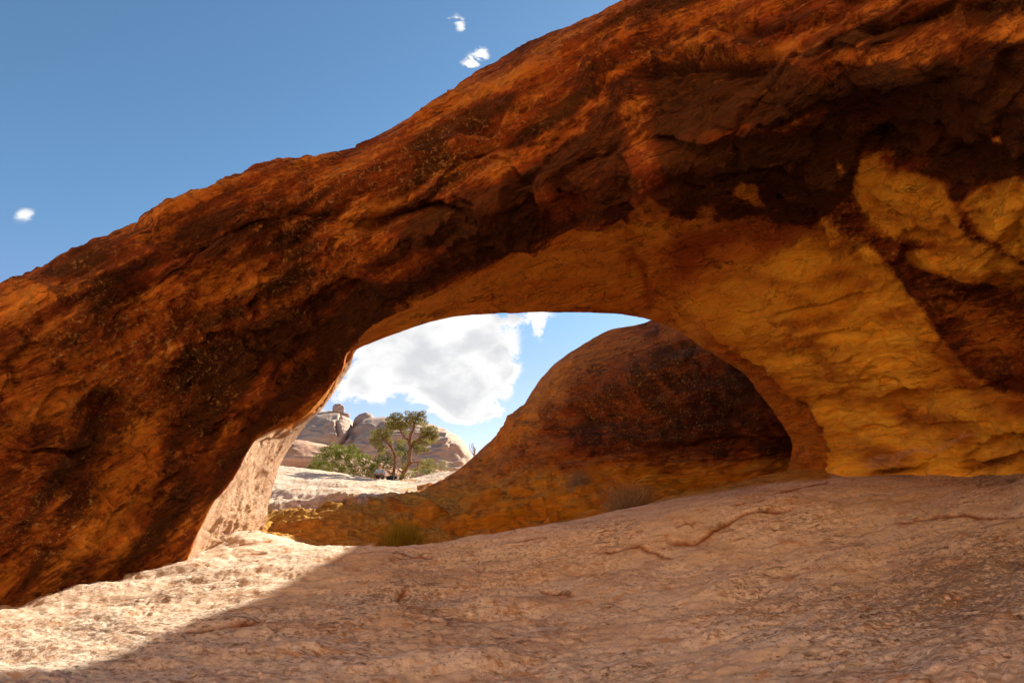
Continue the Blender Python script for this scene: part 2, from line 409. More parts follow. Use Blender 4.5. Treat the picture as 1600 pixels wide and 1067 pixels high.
# ------------------------------------------------------------------ ground
def tps_fit(X, z, lam=.02):
    n = len(X); d = np.linalg.norm(X[:, None] - X[None], axis=-1)
    K = np.where(d > 0, d * d * np.log(d + 1e-12), 0) + lam * np.eye(n)
    Pm = np.concatenate([np.ones((n, 1)), X], 1)
    A = np.block([[K, Pm], [Pm.T, np.zeros((3, 3))]])
    return np.linalg.solve(A, np.concatenate([z, np.zeros(3)]))
def tps_eval(X, w, Q):
    out = np.zeros(len(Q)); n = len(X)
    for s in range(0, len(Q), 60000):
        q = Q[s:s + 60000]; d2 = ((q[:, None] - X[None]) ** 2).sum(-1)
        out[s:s + 60000] = (.5 * d2 * np.log(d2 + 1e-12)) @ w[:n] + w[n] + q @ w[n + 1:]
    return out
GPIX = [(-100, 1067, 5.0), (0, 1067, 5.3), (400, 1067, 5.7), (800, 1067, 5.5), (1200, 1067, 5.0), (1600, 1067, 4.4),
        (0, 990, 6.7), (200, 960, 8.2), (400, 950, 8.4), (800, 950, 8.4), (1200, 950, 7.6), (1600, 950, 6.4),
        (1600, 850, 8.6), (1300, 860, 9.8), (1000, 880, 10.6), (700, 895, 11.0), (400, 900, 10.6),
        (0, 933, 9.1), (-250, 990, 7.8), (130, 898, 10.2), (290, 875, 11.6), (408, 838, 15.4), (470, 848, 14.6), (530, 860, 13.4), (620, 863, 13.3), (700, 858, 13.5), (760, 851, 13.8),
        (830, 840, 14.2), (920, 820, 15), (1000, 802, 15.8), (1110, 776, 16.8), (1220, 745, 17.6), (1320, 745, 16), (1430, 740, 14.2), (1600, 745, 12), (1800, 760, 9.2), (2150, 800, 6),
        # behind the near ridge
        (430, 822, 17.6), (520, 838, 17.2), (600, 862, 16.9), (700, 875, 17), (830, 860, 17.5), (960, 835, 18.4), (1080, 812, 19.2), (1180, 780, 20.4),
        (430, 783, 18.9), (530, 790, 18.8), (620, 812, 18.9), (700, 825, 19), (850, 815, 19.8), (1000, 790, 21), (1150, 770, 21.5), (1230, 765, 21.5),
        (430, 765, 22.5), (560, 773, 23.5), (650, 778, 24), (720, 790, 24), (800, 795, 24), (950, 780, 24), (1100, 765, 24),
        (430, 738, 30), (470, 740, 31), (520, 745, 32.5), (593, 752, 34), (640, 751, 34), (680, 742, 35), (760, 735, 36), (300, 730, 30)]
GW = [(0, 0, 0), (-5, 0, -.25), (5, 0, 1.1), (0, -10, -.3), (-12, -5, -.9), (10, -6, 1.6), (-14, 8, -.2), (14, 6, 3.2), (16, 16, 3.6), (-20, 20, .5),
      (-9, 46, 2.6), (0, 46, 2.6), (-20, 45, 2.0), (20, 45, 4.5), (22, 28, 4.2), (40, 40, 4), (-40, 40, 0), (-40, 0, -1), (40, 0, 3), (0, -40, -1), (0, 60, 2), (-3.0, 15.1, .18), (-1.3, 15.0, .16), (-4.6, 15.3, .45), (.6, 15.9, .38), (2.2, 17.1, .6)]
gp = np.array(GPIX, float); GP3 = np.concatenate([unproj(gp[:, 0], gp[:, 1], gp[:, 2]), np.array(GW, float)], 0)
TW = tps_fit(GP3[:, :2], GP3[:, 2])
def ground_base(x, y):
    x = np.asarray(x, float); y = np.asarray(y, float); sh = x.shape
    Q = np.stack([x.ravel(), y.ravel()], -1); r = np.linalg.norm(Q, axis=1)
    Qc = Q * np.minimum(1, 55 / np.maximum(r, 1e-6))[:, None]
    z = tps_eval(GP3[:, :2], TW, Qc); far = sstep(r, 45, 85)
    return (z * (1 - far) + far * (-1.0)).reshape(sh)
def G_ledges(px, py, rust=False):
    """small hand placed steps and slots in the slickrock: polyline in photo pixels, depth of step, width in px"""
    out = np.zeros(px.shape)
    for pts, amp, w in [
        ([(1035, 856), (1085, 850), (1120, 832), (1160, 815), (1255, 801)], .085, 14),
        ([(800, 850), (830, 846), (865, 843)], .05, 7), ([(1055, 838), (1075, 830), (1090, 828)], .05, 6), ([(1140, 802), (1200, 793)], .035, 6),
        ([(840, 915), (870, 922), (900, 926)], .05, 8), ([(540, 950), (600, 940), (640, 925)], .05, 12), ([(930, 872), (1000, 865), (1060, 880)], .03, 12),
        ([(180, 985), (230, 1000), (330, 990), (420, 975)], .06, 20), ([(0, 985), (40, 990)], .09, 14), ([(36, 958), (70, 955)], .09, 10), ([(350, 855), (400, 852), (425, 850)], .035, 8),
        ([(360, 872), (420, 868)], .03, 6), ([(1380, 815), (1500, 806), (1600, 815)], .05, 14), ([(1210, 768), (1300, 752)], .04, 6), ([(690, 870), (640, 876), (560, 874)], .025, 6)]:
        d, s, t = seg_dist(px, py, pts)
        env = sstep(t, 0, .12) * sstep(1 - t, 0, .12)
        if rust: out = np.maximum(out, env * np.where(s > 0, np.exp(-(d / (w * .26)) ** 2), np.exp(-(d / (w * .08)) ** 2)))  # ledge orange, plus the shadow under each sheet edge painted in
        else: out -= 1.0 * amp * env * np.where(s > 0, np.exp(-(d / (w * .35))), np.exp(-(d / (w * .10)) ** 2))
    return out
def ground_disp(P, px, py, near):
    x, y = P[..., 0], P[..., 1]
    c, s = math.cos(R_(22)), math.sin(R_(22))
    q = np.stack([(x * c + y * s) * .5, (-x * s + y * c) * 1.25, P[..., 2] * 0], -1)
    d = .24 * fbm(q * .33, 3) + .08 * fbm(q * 1.3 + 5, 4) + .015 * fbm(np.stack([x * .8, y * 1.3, x * 0], -1) * 4.5 + 3, 4)
    rd = ridged(q * 1.9 + 31 + .6 * fbm(q * .8, 2)[..., None], 3)
    d += .020 * rd
    # eroded pockets
    f1, f2, rid, _ = cells(q * 2.4 + .9 * np.stack([fbm(q * 2.3, 3), fbm(q * 2.3 + 40, 3), 0 * x], -1) + 7)
    d -= .026 * np.clip(1 - f1 / .42, 0, 1) * sstep(rid, .5, 1.0) * sstep(fbm(q * .5 + 80, 2), -.2, .3)
    # terraces: thin bedding sheets broken along their edges
    h = fbm(q * .62 + 60, 4) * 5.5; fr = h - np.floor(h); d += .020 * (sstep(fr, .0, .12) - fr)
    d += .012 * fbm(np.stack([x, y, x * 0], -1) * 6.5, 4)
    d = d * near
    return d
def build_ground():
    th = np.concatenate([np.linspace(-180, -56, 50)[:-1], np.linspace(-56, 56, 1150), np.linspace(56, 180, 50)[1:-1]])
    r = np.concatenate([np.linspace(.05, 3.6, 14)[:-1], 3.6 * (46 / 3.6) ** np.linspace(0, 1, 560), 46 * (6000 / 46) ** np.linspace(0, 1, 60)[1:]])
    TH, RR = np.meshgrid(np.radians(th), r, indexing='ij')
    x = RR * np.sin(TH); y = RR * np.cos(TH); z = ground_base(x, y)
    P = np.stack([x, y, z], -1); px, py, d = project(P)
    near = 1 - .9 * sstep(RR, 60, 200)
    front = sstep(np.cos(TH), .4, .6)
    # rough broken ground on the golden slope
    mid = sstep(d, 15.2, 16.5) * (1 - sstep(d, 27, 31)) * sstep(py, 765, 790) * front
    dz = ground_disp(P, px, py, near)
    q = np.stack([x * .55 + y * .2, y * 1.1, z * 2], -1)
    rough = .5 * fbm(q * .55 + 3, 3) + .28 * ridged(q * 1.5 + 3, 3) + .12 * fbm(q * 4.1, 3)
    hh = fbm(q * .5 + 8, 3) * 4; fr = hh - np.floor(hh)
    dz = dz + mid * (rough * .36 + .10 * (sstep(fr, 0, .15) - fr))
    dz = dz + G_ledges(px, py) * front
    ridge_guard = 1 - .6 * np.exp(-((d - 14.5) / 1.6) ** 2) * front * sstep(px, 380, 450)
    z2 = z + dz * ridge_guard
    z2 = np.where(RR > 90, z2 + 1.5 * fbm(np.stack([x, y, 0 * x], -1) * .01, 3), z2)
    P = np.stack([x, y, z2], -1)
    wob = 22 * fbm(np.stack([x, y, z], -1) * .9, 4)
    och = poly_in(px, py + wob, [(395, 795), (560, 793), (640, 770), (720, 755), (1300, 700), (1300, 800), (900, 870), (560, 880), (380, 850)], 10) * sstep(d, 14.6, 15.4) * front
    stain = (.9 * blob(px, py, 1480, 930, 220, 90, 10) + .75 * blob(px, py, 150, 985, 200, 60, 10) + .5 * blob(px, py, 640, 930, 200, 40, 15) + .9 * blob(px, py, 1560, 745, 130, 12) + .9 * blob(px, py, 1390, 738, 55, 8) + .5 * blob(px, py, 1230, 728, 30, 8)) * front
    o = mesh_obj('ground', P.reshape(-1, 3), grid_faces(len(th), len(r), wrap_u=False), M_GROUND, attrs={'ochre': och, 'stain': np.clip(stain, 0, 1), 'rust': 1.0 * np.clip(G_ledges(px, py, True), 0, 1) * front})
    tag(o, kind='structure')
build_ground()
def ground_z(x, y):
    P = np.array([[x, y, 0.0]]); z = ground_base(P[:, 0], P[:, 1])[0]; P[0, 2] = z
    return float(z + ground_disp(P, None, None, 1.0)[0])

def build_bounce_cliff():
    # unseen pale cliff added behind the viewer to bounce warm fill light
    th = np.radians(np.linspace(105, 255, 160)); s = np.linspace(0, 1, 50)
    TH, S = np.meshgrid(th, s, indexing='ij')
    rr = 29 + 5 * fbm(np.stack([np.cos(TH) * 3, np.sin(TH) * 3, S * 0], -1), 3) + 9 * S ** 2
    zz = -4 + 42 * np.sin(S * math.pi / 2) * (1 + .25 * fbm(np.stack([np.cos(TH) * 2 + 9, np.sin(TH) * 2, S * 0], -1), 3))
    P = np.stack([rr * np.sin(TH), rr * np.cos(TH), zz], -1); P = P + (1.2 * fbm(P * .15, 4))[..., None] * np.array([1, 1, .2])
    back = P[:, -1:] + (P[:, -1:] * np.array([.5, .5, 0]) + np.array([0, 0, -1.0])) * np.linspace(.2, 1, 6)[None, :, None]; back[:, -1, 2] = -4
    A = np.concatenate([P, back], 1)
    tag(mesh_obj('bounce_cliff', A.reshape(-1, 3), grid_faces(160, 56), far_material('bounce_cliff_sandstone', (.66, .42, .25), (.80, .56, .36), (.50, .28, .14))), kind='structure')
build_bounce_cliff()

# ------------------------------------------------------------------ the arch
# stations along the arch; in each: R rear edge of the underside, S, C front crease, F1 F2 F3 the face, T the top. (photo px, photo py, depth m)
ST_ = [
 [(405, 905, 15.6), (350, 930, 13.8), (290, 945, 11.8), (180, 965, 10.6), (0, 1010, 9.2), (-250, 1080, 7.9), (-600, 1180, 6.8)],
 [(408, 838, 15.6), (350, 852, 13.8), (292, 872, 11.6), (180, 888, 10.8), (0, 930, 9.1), (-250, 985, 7.9), (-600, 1020, 7.0)],
 [(420, 780, 15.6), (375, 790, 13.9), (322, 800, 11.7), (210, 800, 10.95), (20, 790, 9.1), (-250, 780, 7.8), (-600, 760, 7.3)],
 [(441, 720, 15.6), (408, 727, 13.9), (368, 738, 11.9), (260, 705, 11.0), (60, 660, 9.2), (-200, 630, 7.8), (-500, 620, 8.0)],
 [(474, 668, 15.4), (440, 674, 13.8), (402, 685, 12.1), (300, 620, 11.0), (120, 550, 9.2), (-70, 520, 8.4), (-260, 555, 9.8)],
 [(507, 635, 15.1), (497, 642, 14.1), (478, 652, 12.9), (360, 545, 11.1), (210, 475, 9.4), (85, 440, 9.2), (0, 452, 11.0)],
 [(548, 575, 14.7), (541, 580, 14.1), (532, 586, 13.3), (440, 470, 11.1), (330, 390, 9.6), (240, 358, 9.8), (180, 368, 11.6)],
 [(560, 548, 14.1), (552, 547, 13.4), (545, 549, 12.9), (490, 430, 10.9), (410, 340, 9.6), (345, 300, 10.2), (320, 301, 11.6)],
 [(680, 503, 14.5), (655, 492, 13.5), (632, 482, 12.2), (570, 390, 10.3), (490, 310, 10.0), (445, 258, 10.8), (430, 249, 12.5)],
 [(760, 491, 15.0), (745, 460, 13.5), (738, 425, 11.9), (690, 340, 10.2), (630, 270, 10.1), (590, 228, 11.2), (580, 213, 13.2)],
 [(830, 489, 15.5), (828, 440, 13.7), (830, 385, 11.5), (810, 300, 9.8), (760, 220, 9.8), (715, 155, 11.0), (700, 138, 13.2)],
 [(890, 488, 16.0), (892, 430, 13.8), (900, 363, 11.0), (910, 270, 9.3), (890, 180, 9.3), (855, 80, 10.6), (830, 63, 13.0)],
 [(970, 491, 16.5), (985, 430, 14.0), (1000, 355, 10.8), (1030, 250, 9.0), (1040, 130, 8.8), (1005, 15, 10.0), (980, 0, 12.5)],
 [(1040, 507, 17.0), (1062, 460, 14.8), (1120, 345, 10.8), (1150, 230, 8.6), (1190, 90, 7.9), (1200, -80, 8.8), (1180, -100, 12.0)],
 [(1108, 548, 17.4), (1136, 545, 16.4), (1260, 370, 11.4), (1310, 240, 8.6), (1380, 60, 7.0), (1450, -200, 7.2), (1450, -330, 10.5)],
 [(1158, 582, 17.6), (1198, 588, 16.6), (1330, 440, 12.2), (1430, 320, 9.4), (1560, 130, 6.9), (1750, -150, 6.2), (1850, -400, 8.5)],
 [(1200, 635, 17.7), (1243, 628, 16.7), (1380, 520, 13.0), (1510, 430, 10.3), (1700, 300, 7.2), (1980, 100, 5.6), (2300, -200, 6.5)],
 [(1228, 675, 17.7), (1274, 663, 16.7), (1410, 590, 13.5), (1560, 540, 11.0), (1770, 470, 7.8), (2080, 400, 5.6), (2500, 300, 5)],
 [(1237, 702, 17.7), (1287, 692, 16.6), (1425, 655, 13.9), (1585, 640, 11.5), (1790, 620, 8.4), (2120, 620, 5.8), (2600, 620, 4.5)],
 [(1230, 734, 17.7), (1284, 724, 16.4), (1430, 735, 14.3), (1595, 738, 12.1), (1800, 750, 9.1), (2150, 785, 6.1), (2700, 820, 4.5)],
 [(1220, 790, 17.7), (1284, 790, 16.4), (1430, 800, 14.3), (1595, 800, 12.1), (1800, 820, 9.1), (2150, 860, 6.1), (2700, 900, 4.5)]]
CREASE = [1, 1, 1, 1, 1, 1, 1, 1, 1, 1, 1, 1, .8, .5, .0, 0, 0, 0, 0, 0, 0]     # how sharp C is; the right pier has its edge at S instead
SCRS = [0, 0, 0, 0, 0, 0, 0, 0, 0, 0, 0, 0, .0, .3, 1, 1, 1, 1, 1, .6, .3]
F_LEDGE = [  # overhanging shelves and slots: polyline (recess lies on the + side = right hand when walking it left to right is down), amp m, width px
 ([(470, 480), (500, 462), (540, 452), (575, 438)], .40, 22), ([(380, 520), (430, 500), (470, 492)], .16, 18),
 ([(430, 305), (470, 330), (520, 322), (560, 300)], .15, 24), ([(300, 400), (340, 370), (400, 345), (440, 345)], .16, 26),
 ([(560, 275), (620, 262), (690, 235), (745, 225), (775, 205), (850, 190)], .22, 30), ([(535, 352), (620, 330), (690, 320), (735, 325)], .18, 24),
 ([(930, 165), (940, 120), (985, 92), (1050, 80), (1150, 88), (1240, 72)], .30, 46), ([(700, 210), (720, 180), (790, 160), (850, 170)], .15, 26),
 ([(750, 240), (790, 250), (830, 300)], .10, 24), ([(620, 460), (700, 405), (780, 372), (830, 388), (860, 366)], .16, 26),
 ([(960, 335), (1000, 368), (1060, 364)], .25, 26), ([(1130, 345), (1200, 330), (1290, 350), (1320, 400), (1380, 415)], .30, 34),
 ([(1190, 260), (1260, 300), (1330, 262), (1400, 235), (1470, 240)], .25, 34), ([(1460, 190), (1530, 210), (1600, 190)], .25, 34),
 ([(1400, 395), (1440, 420), (1530, 445), (1600, 435)], .30, 30), ([(1340, 375), (1420, 372), (1470, 362), (1540, 385)], .18, 18),
 ([(1480, 330), (1520, 350), (1560, 395), (1600, 400)], .18, 22), ([(1380, 640), (1400, 615), (1440, 605), (1460, 612)], .18, 26),
 ([(1200, 480), (1250, 468), (1320, 470), (1370, 455)], .10, 14), ([(1180, 520), (1240, 540), (1300, 550), (1360, 540)], .10, 14), ([(1220, 510), (1300, 505), (1390, 515)], .09, 12),
 ([(1500, 720), (1530, 700), (1600, 685)], .12, 18), ([(0, 560), (40, 540), (90, 520)], .1, 20), ([(40, 640), (80, 600), (140, 590)], .12, 22),
 ([(250, 560), (330, 520), (380, 500)], .10, 18), ([(60, 800), (150, 740), (210, 700)], .10, 22), ([(610, 100), (640, 200)], .0, 20),
 ([(1340, 45), (1420, 30), (1500, 20)], .2, 30), ([(1000, 220), (1100, 215), (1180, 200), (1280, 170)], .15, 30), ([(1080, 30), (1200, 40), (1330, 20)], .12, 24),
 ([(985, 415), (1010, 435), (1012, 465)], .12, 22), ([(770, 450), (775, 475), (800, 488)], .05, 12), ([(325, 790), (350, 770), (372, 740)], .06, 10),
 ([(400, 690), (440, 685), (475, 665)], .10, 10), ([(1270, 360), (1300, 395), (1340, 392)], .12, 16),
 ([(1381, 648), (1390, 622), (1405, 608), (1425, 603), (1450, 608)], .22, 30), ([(1265, 628), (1310, 616), (1352, 611)], .12, 22), ([(1383, 640), (1402, 662), (1418, 662)], .10, 8), ([(1523, 706), (1545, 690), (1570, 682), (1620, 677)], .18, 18),
 ([(1150, 560), (1220, 590), (1300, 596), (1380, 590)], .08, 20), ([(1450, 620), (1520, 610), (1600, 600)], .12, 22), ([(1290, 690), (1350, 672), (1450, 668), (1540, 655)], .08, 16), ([(1495, 722), (1520, 730), (1560, 722), (1620, 712)], .22, 12), ([(1350, 742), (1400, 735), (1450, 728)], .14, 10)]
F_DENT = [(200, 455, 45, 28, 25, .45), (165, 625, 34, 30, 0, .50), (750, 185, 30, 20, 0, .30), (520, 455, 45, 16, 20, .35), (300, 380, 60, 25, 25, .2), (100, 745, 60, 40, 30, .2),
          (1400, 650, 40, 30, 0, .25), (1590, 612, 30, 16, 0, .6), (860, 335, 60, 30, 10, .35), (1190, 300, 70, 30, 0, .3), (1340, 180, 120, 50, 10, .25), (1490, 470, 90, 35, -15, .3),
          (560, 330, 60, 20, 15, -.2), (775, 265, 26, 20, 0, -.12), (960, 130, 50, 30, 30, -.35), (1170, 300, 22, 20, 0, -.1), (1015, 345, 40, 20, 0, -.12), (1105, 335, 22, 14, 0, -.06), (1300, 360, 26, 20, 0, -.15),
          (410, 590, 60, 25, 35, -.15), (330, 660, 70, 20, 40, -.15), (60, 480, 60, 30, 20, -.1), (650, 360, 40, 20, 20, -.15), (1110, 430, 80, 50, 15, .45), (1010, 430, 50, 34, 0, .18), (1430, 640, 44, 26, 10, .2), (1330, 560, 90, 30, 0, -.15), (1250, 500, 60, 40, 0, -.18), (395, 640, 50, 14, 35, .12)]
def build_arch():
    K = np.array(ST_, float)                                    # (21, 7, 3)
    ns = len(K)
    # samples along v
    nv = [34, 44, 92, 78, 64, 30]
    Kv = np.swapaxes(K, 0, 1)
    smooth = catmull(Kv, nv)                                    # (V, 21, 3)
    splitC = np.concatenate([catmull(Kv[:3], nv[:2])[:-1], catmull(Kv[2:], nv[2:])], 0)
    splitS = np.concatenate([catmull(Kv[:2], nv[:1])[:-1], catmull(Kv[1:], nv[1:])], 0)
    wc = np.array(CREASE)[None, :, None]; ws = np.array(SCRS)[None, :, None]
    Q = smooth + wc * (splitC - smooth) + ws * (splitS - smooth)
    Q = np.swapaxes(Q, 0, 1)                                    # (21, V, 3)
    nu = []
    for i in range(ns - 1):
        L = np.linalg.norm(K[i + 1, 3, :2] - K[i, 3, :2]) * .6 + np.linalg.norm(K[i + 1, 1, :2] - K[i, 1, :2]) * .6
        nu.append(int(np.clip(L / 2.3, 12, 60)))
    G = catmull(Q, nu)                                          # (U, V, 3)
    px, py, d = G[..., 0], G[..., 1], G[..., 2]
    P = unproj(px, py, d)
    U, V = px.shape
    v = np.linspace(0, 1, V)[None, :].repeat(U, 0)
    jR = 0; 
    N = grid_normals(P)
    Nb = blur(blur(N, 5, 0), 5, 1); Nb /= np.linalg.norm(Nb, axis=-1, keepdims=True)
    # outward = towards the camera
    view = -(P - np.array([0, 0, CAMZ])); sgn = np.sign((Nb * view).sum(-1).mean()); Nb = Nb * sgn
    # ---- displacement
    a = R_(24); X, Y, Z = P[..., 0], P[..., 1], P[..., 2]
    along = X * math.cos(a) + Z * math.sin(a); across = -X * math.sin(a) + Z * math.cos(a)
    bend = sstep(px, 1000, 1350)                               # bedding lies flatter on the right wall
    bd = bedding(P); across = bd[..., 2]; along = X
    q = np.stack([along * .38, across * 1.15, Y * .6], -1)
    w = fbm(P * .55, 3)
    D = .48 * fbm(q * .42 + 2, 3)
    D += (.22 - .08 * sstep(px, 900, 1150)) * fbm(q * 1.3 + 9 + .5 * w[..., None], 4)
    h = (across * 1.25 + .9 * w + .35 * fbm(P * 1.4, 3)); fr = h - np.floor(h)
    lm = sstep(fbm(P * .5 + 20, 3), -.15, .3)
    D += (.22 * (fr ** 1.5 - .4) * sstep(1 - fr, 0, .10)) * lm
    h = (across * 3.6 + 1.6 * w + .7 * fbm(P * 2.6 + 4, 3)); fr2 = h - np.floor(h)
    D += (.085 * (fr2 - .5) * sstep(1 - fr2, 0, .18)) * sstep(fbm(P * .9 + 40, 3), -.1, .3)
    D += .055 * fbm(q * 4.0 + 3, 4) + .035 * ridged(q * 3.1 + 8, 3) + .022 * fbm(P * 7.5, 4)
    # spalled plates: strongest in the alcove wall on the right, light elsewhere
    wq = q * np.array([1.5, .75, 1.0]) + .20 * np.stack([fbm(P * 1.1, 3), fbm(P * 1.1 + 50, 3), fbm(P * 1.1 + 90, 3)], -1)
    f1, f2, rid, vec = cells(wq * 1.0 + 3)
    plate = (rid - .5) * .34 + (vec * np.array([.1, .25, .1])).sum(-1)
    spall = .30 + .7 * sstep(px, 1230, 1330) * (1 - sstep(py, 470, 620)) + .25 * blob(px, py, 780, 240, 160, 90)
    spall *= (.25 + .75 * sstep(px, 0, 300))
    D += plate * spall * sstep(f2 - f1, .0, .06)
    f1, f2, rid, vec = cells(wq * 2.7 + 13)
    D += ((rid - .5) * .10 + (vec * np.array([.02, .10, .05])).sum(-1)) * sstep(f2 - f1, 0, .08) * (.35 + .5 * sstep(px, 1100, 1250) * (1 - .7 * sstep(py, 540, 650)))
    # hand placed features
    D0 = D; D = np.zeros_like(D0)
    pw = px + 5 * fbm(P * 2, 3); pyw = py + 7 * fbm(P * 2 + 30, 3)
    for pts, amp, wd in F_LEDGE:
        amp = amp * 1.45
        dd, s, t = seg_dist(pw, pyw, pts); env = sstep(t, 0, .18) * sstep(1 - t, 0, .18)
        D -= amp * env * np.where(s > 0, np.exp(-dd / wd) * (1 - .0), np.exp(-(dd / (wd * .14)) ** 2))
        D += amp * .35 * env * np.where(s < 0, np.exp(-dd / (wd * .8)), 0)
    for cx, cy, rx, ry, an, amp in F_DENT: D -= 1.25 * amp * blob(pw, pyw, cx, cy, rx, ry, an)
    DH = D; D = D0
    # underside is smoother; the rear edge keeps its line
    vR = nv[0] + nv[1]; jj = np.arange(V)[None, :]
    soff = np.where(jj < vR, 1, 0) * (1 - sstep(px, 1000, 1200))
    soff = blur(soff.astype(float), 6, 1)
    inner = np.where(px < 560, soff, 0)
    damp = 1 - .66 * soff + .25 * inner * sstep(py, 730, 790)
    smoothwall = poly_in(px, py, [(1020, 380), (1180, 360), (1270, 380), (1200, 450), (1140, 520), (1020, 480)], 30)
    damp *= 1 - .6 * smoothwall
    ywall = poly_in(px, py, [(1100, 450), (1280, 400), (1400, 470), (1500, 590), (1750, 600), (1750, 800), (1230, 800), (1290, 690), (1130, 545)], 40)
    ywall *= (jj >= nv[0])
    damp *= 1 - .52 * ywall
    h = Z * 1.7 + .12 * X + .9 * fbm(P * np.array([.5, .5, .8]) + 15, 3); fr = h - np.floor(h)
    D += ywall * .26 * (fr - .5) * sstep(1 - fr, 0, .13) * sstep(fbm(P * .6 + 66, 3), -.2, .25)
    h = Z * 4.2 + .3 * X + 1.1 * fbm(P * np.array([.8, .8, 1.1]) + 25, 3); fr = h - np.floor(h)
    D += ywall * .10 * (fr - .5) * sstep(1 - fr, 0, .16) * sstep(fbm(P * .9 + 36, 3), 0, .35)
    damp *= .22 + .78 * sstep(v, 0, .10)
    cr_ = np.exp(-((jj - vR) / 26.0) ** 2) * sstep(600 - px, 0, 60); damp *= 1 - .75 * cr_; DH = DH * (1 - .75 * cr_)
    # lumpy weathering low on the lit inner face
    low = sstep(py, 745, 800) * inner * (1 - .8 * cr_)
    D += low * .12 * ridged(P * 2.2 + 5, 4)
    damp *= 1 - .72 * sstep(v, .86, 1.0)
    edge = (.15 + .85 * sstep(v, 0, .12)) * (1 - .7 * sstep(v, .86, 1.0)) * (1 - .4 * soff)
    Pf = P + Nb * (D * damp + DH * edge)[..., None]
    # ---- back of the arch in world space
    Rr = Pf[:, 0]; Tt = Pf[:, -1]
    out = Tt - Rr; out[:, 1] = np.maximum(out[:, 1], .25 * np.abs(out[:, 0])); out /= np.linalg.norm(out, axis=-1, keepdims=True)
    back = np.array([.25, 1.0, 0]); nb = 40
    b1 = Tt + np.array([.3, 1.2, -.15]); b2 = Tt + np.array([.6, 2.8, -1.3]) - out * .3
    b3 = (Tt * .5 + Rr * .5) + np.array([.5, 2.6, .2]); b4 = Rr + out * 1.0 + np.array([.2, 1.1, .1]); b5 = Rr + out * .25 + np.array([.05, .35, 0])
    rw = sstep(G[:, 2 * V // 3, 0], 1150, 1500)[:, None]
    b2 = b2 + rw * np.array([4, 0, 0]); b3 = b3 + rw * np.array([6.5, 4.5, 0]); b4 = b4 + rw * np.array([2.5, 2.5, 0])
    Kb = np.stack([Tt, b1, b2, b3, b4, b5, Rr], 0)
    Bk = np.swapaxes(catmull(Kb, [6, 7, 9, 9, 6, 4]), 0, 1)[:, 1:-1]
    nbk = Bk.shape[1]
    Bk = Bk + (.25 * fbm(Bk * .6, 4) * np.sin(np.linspace(0, math.pi, nbk))[None])[..., None] * np.array([0, 1, .3])
    A = np.concatenate([Pf, Bk], 1)
    # ---- what covers the rock where (varnish film, fresh breaks, lichen colonies)
    px, py, _ = project(Pf)
    pq = np.stack([px / 60, py / 45, 0 * px], -1); wx = px + 16 * fbm(pq + 70, 5, gain=.6); wy = py + 13 * fbm(pq + 99, 5, gain=.6)
    front = 1 - soff
    var = (.60 * front + .10 * sstep(py, 900, 500)) + .22 * fbm(P * .7 + 33, 3) * front
    var = var * (1 - .15 * sstep(v, .80, .95) * sstep(900 - px, -200, 200))
    u1 = px * .80 + py * .60; v1 = -px * .60 + py * .80; st1 = fbm(np.stack([u1 / 42, v1 / 300, 0 * px + 3], -1), 4)
    u2 = px * .45 + py * .89; v2 = px * .89 - py * .45; st2 = fbm(np.stack([u2 / 30, v2 / 210, 0 * px + 8], -1), 4)
    lowl = sstep(py, 420, 620) * (1 - sstep(px, 560, 640))
    var = var + front * (.13 + .44 * st1 * lowl + .50 * st2 * (1 - lowl))
    P_dark = poly_in(wx, wy, [(640, 330), (740, 300), (860, 250), (930, 160), (1000, 100), (1250, 110), (1500, 60), (1600, 60), (1700, 300), (1600, 285), (1540, 275), (1480, 300), (1440, 235), (1350, 240), (1330, 290), (1270, 360), (1160, 345), (1000, 345), (900, 360), (830, 385), (740, 425), (640, 470), (560, 530), (480, 560), (520, 470), (600, 400)], 16)
    var = var * (1 - P_dark) + P_dark * 1.02
    var += .35 * poly_in(wx, wy, [(260, 600), (380, 540), (520, 510), (540, 560), (420, 660), (360, 740), (300, 860), (230, 860), (250, 740)], 25)
    var -= .30 * poly_in(wx, wy, [(240, 850), (250, 780), (300, 690), (410, 600), (440, 610), (360, 700), (330, 790), (290, 860)], 18)
    var -= .50 * poly_in(wx, wy, [(-50, 470), (30, 440), (80, 440), (30, 500), (-50, 560)], 16)
    var -= .35 * poly_in(wx, wy, [(20, 620), (90, 590), (140, 600), (120, 640), (40, 650)], 16) + .3 * poly_in(wx, wy, [(60, 830), (160, 810), (230, 830), (200, 860), (80, 870)], 16)
    var -= .35 * poly_in(wx, wy, [(1050, 60), (1250, 80), (1500, 60), (1620, 30), (1620, 60), (1500, 90), (1300, 110), (1200, 90)], 18)
    var -= .04 * poly_in(wx, wy, [(600, 200), (700, 140), (830, 60), (985, -20), (1300, -60), (1300, 10), (1020, 90), (930, 130), (780, 190), (680, 225)], 20)
    # yellow wall and underside, clean of varnish
    yel = poly_in(wx, wy, [(1060, 480), (1150, 430), (1270, 372), (1330, 385), (1350, 400), (1385, 450), (1440, 520), (1500, 600), (1540, 640), (1700, 640), (1700, 760), (1250, 760), (1290, 690), (1260, 640), (1190, 590), (1130, 545)], 14)
    wxo, wyo = wx, wy; pq = np.stack([px / 26, py / 20, 0 * px], -1); wx = px + 6 * fbm(pq + 70, 5, gain=.6); wy = py + 5 * fbm(pq + 99, 5, gain=.6)
    yel = poly_in(wx, wy, [(1060, 470), (1150, 430), (1220, 390), (1264, 362), (1299, 398), (1332, 395), (1359, 377), (1377, 407), (1407, 440), (1449, 500), (1500, 570), (1545, 605), (1620, 625), (1800, 640), (1800, 800), (1250, 800), (1290, 690), (1260, 640), (1190, 590), (1130, 545)], 7)
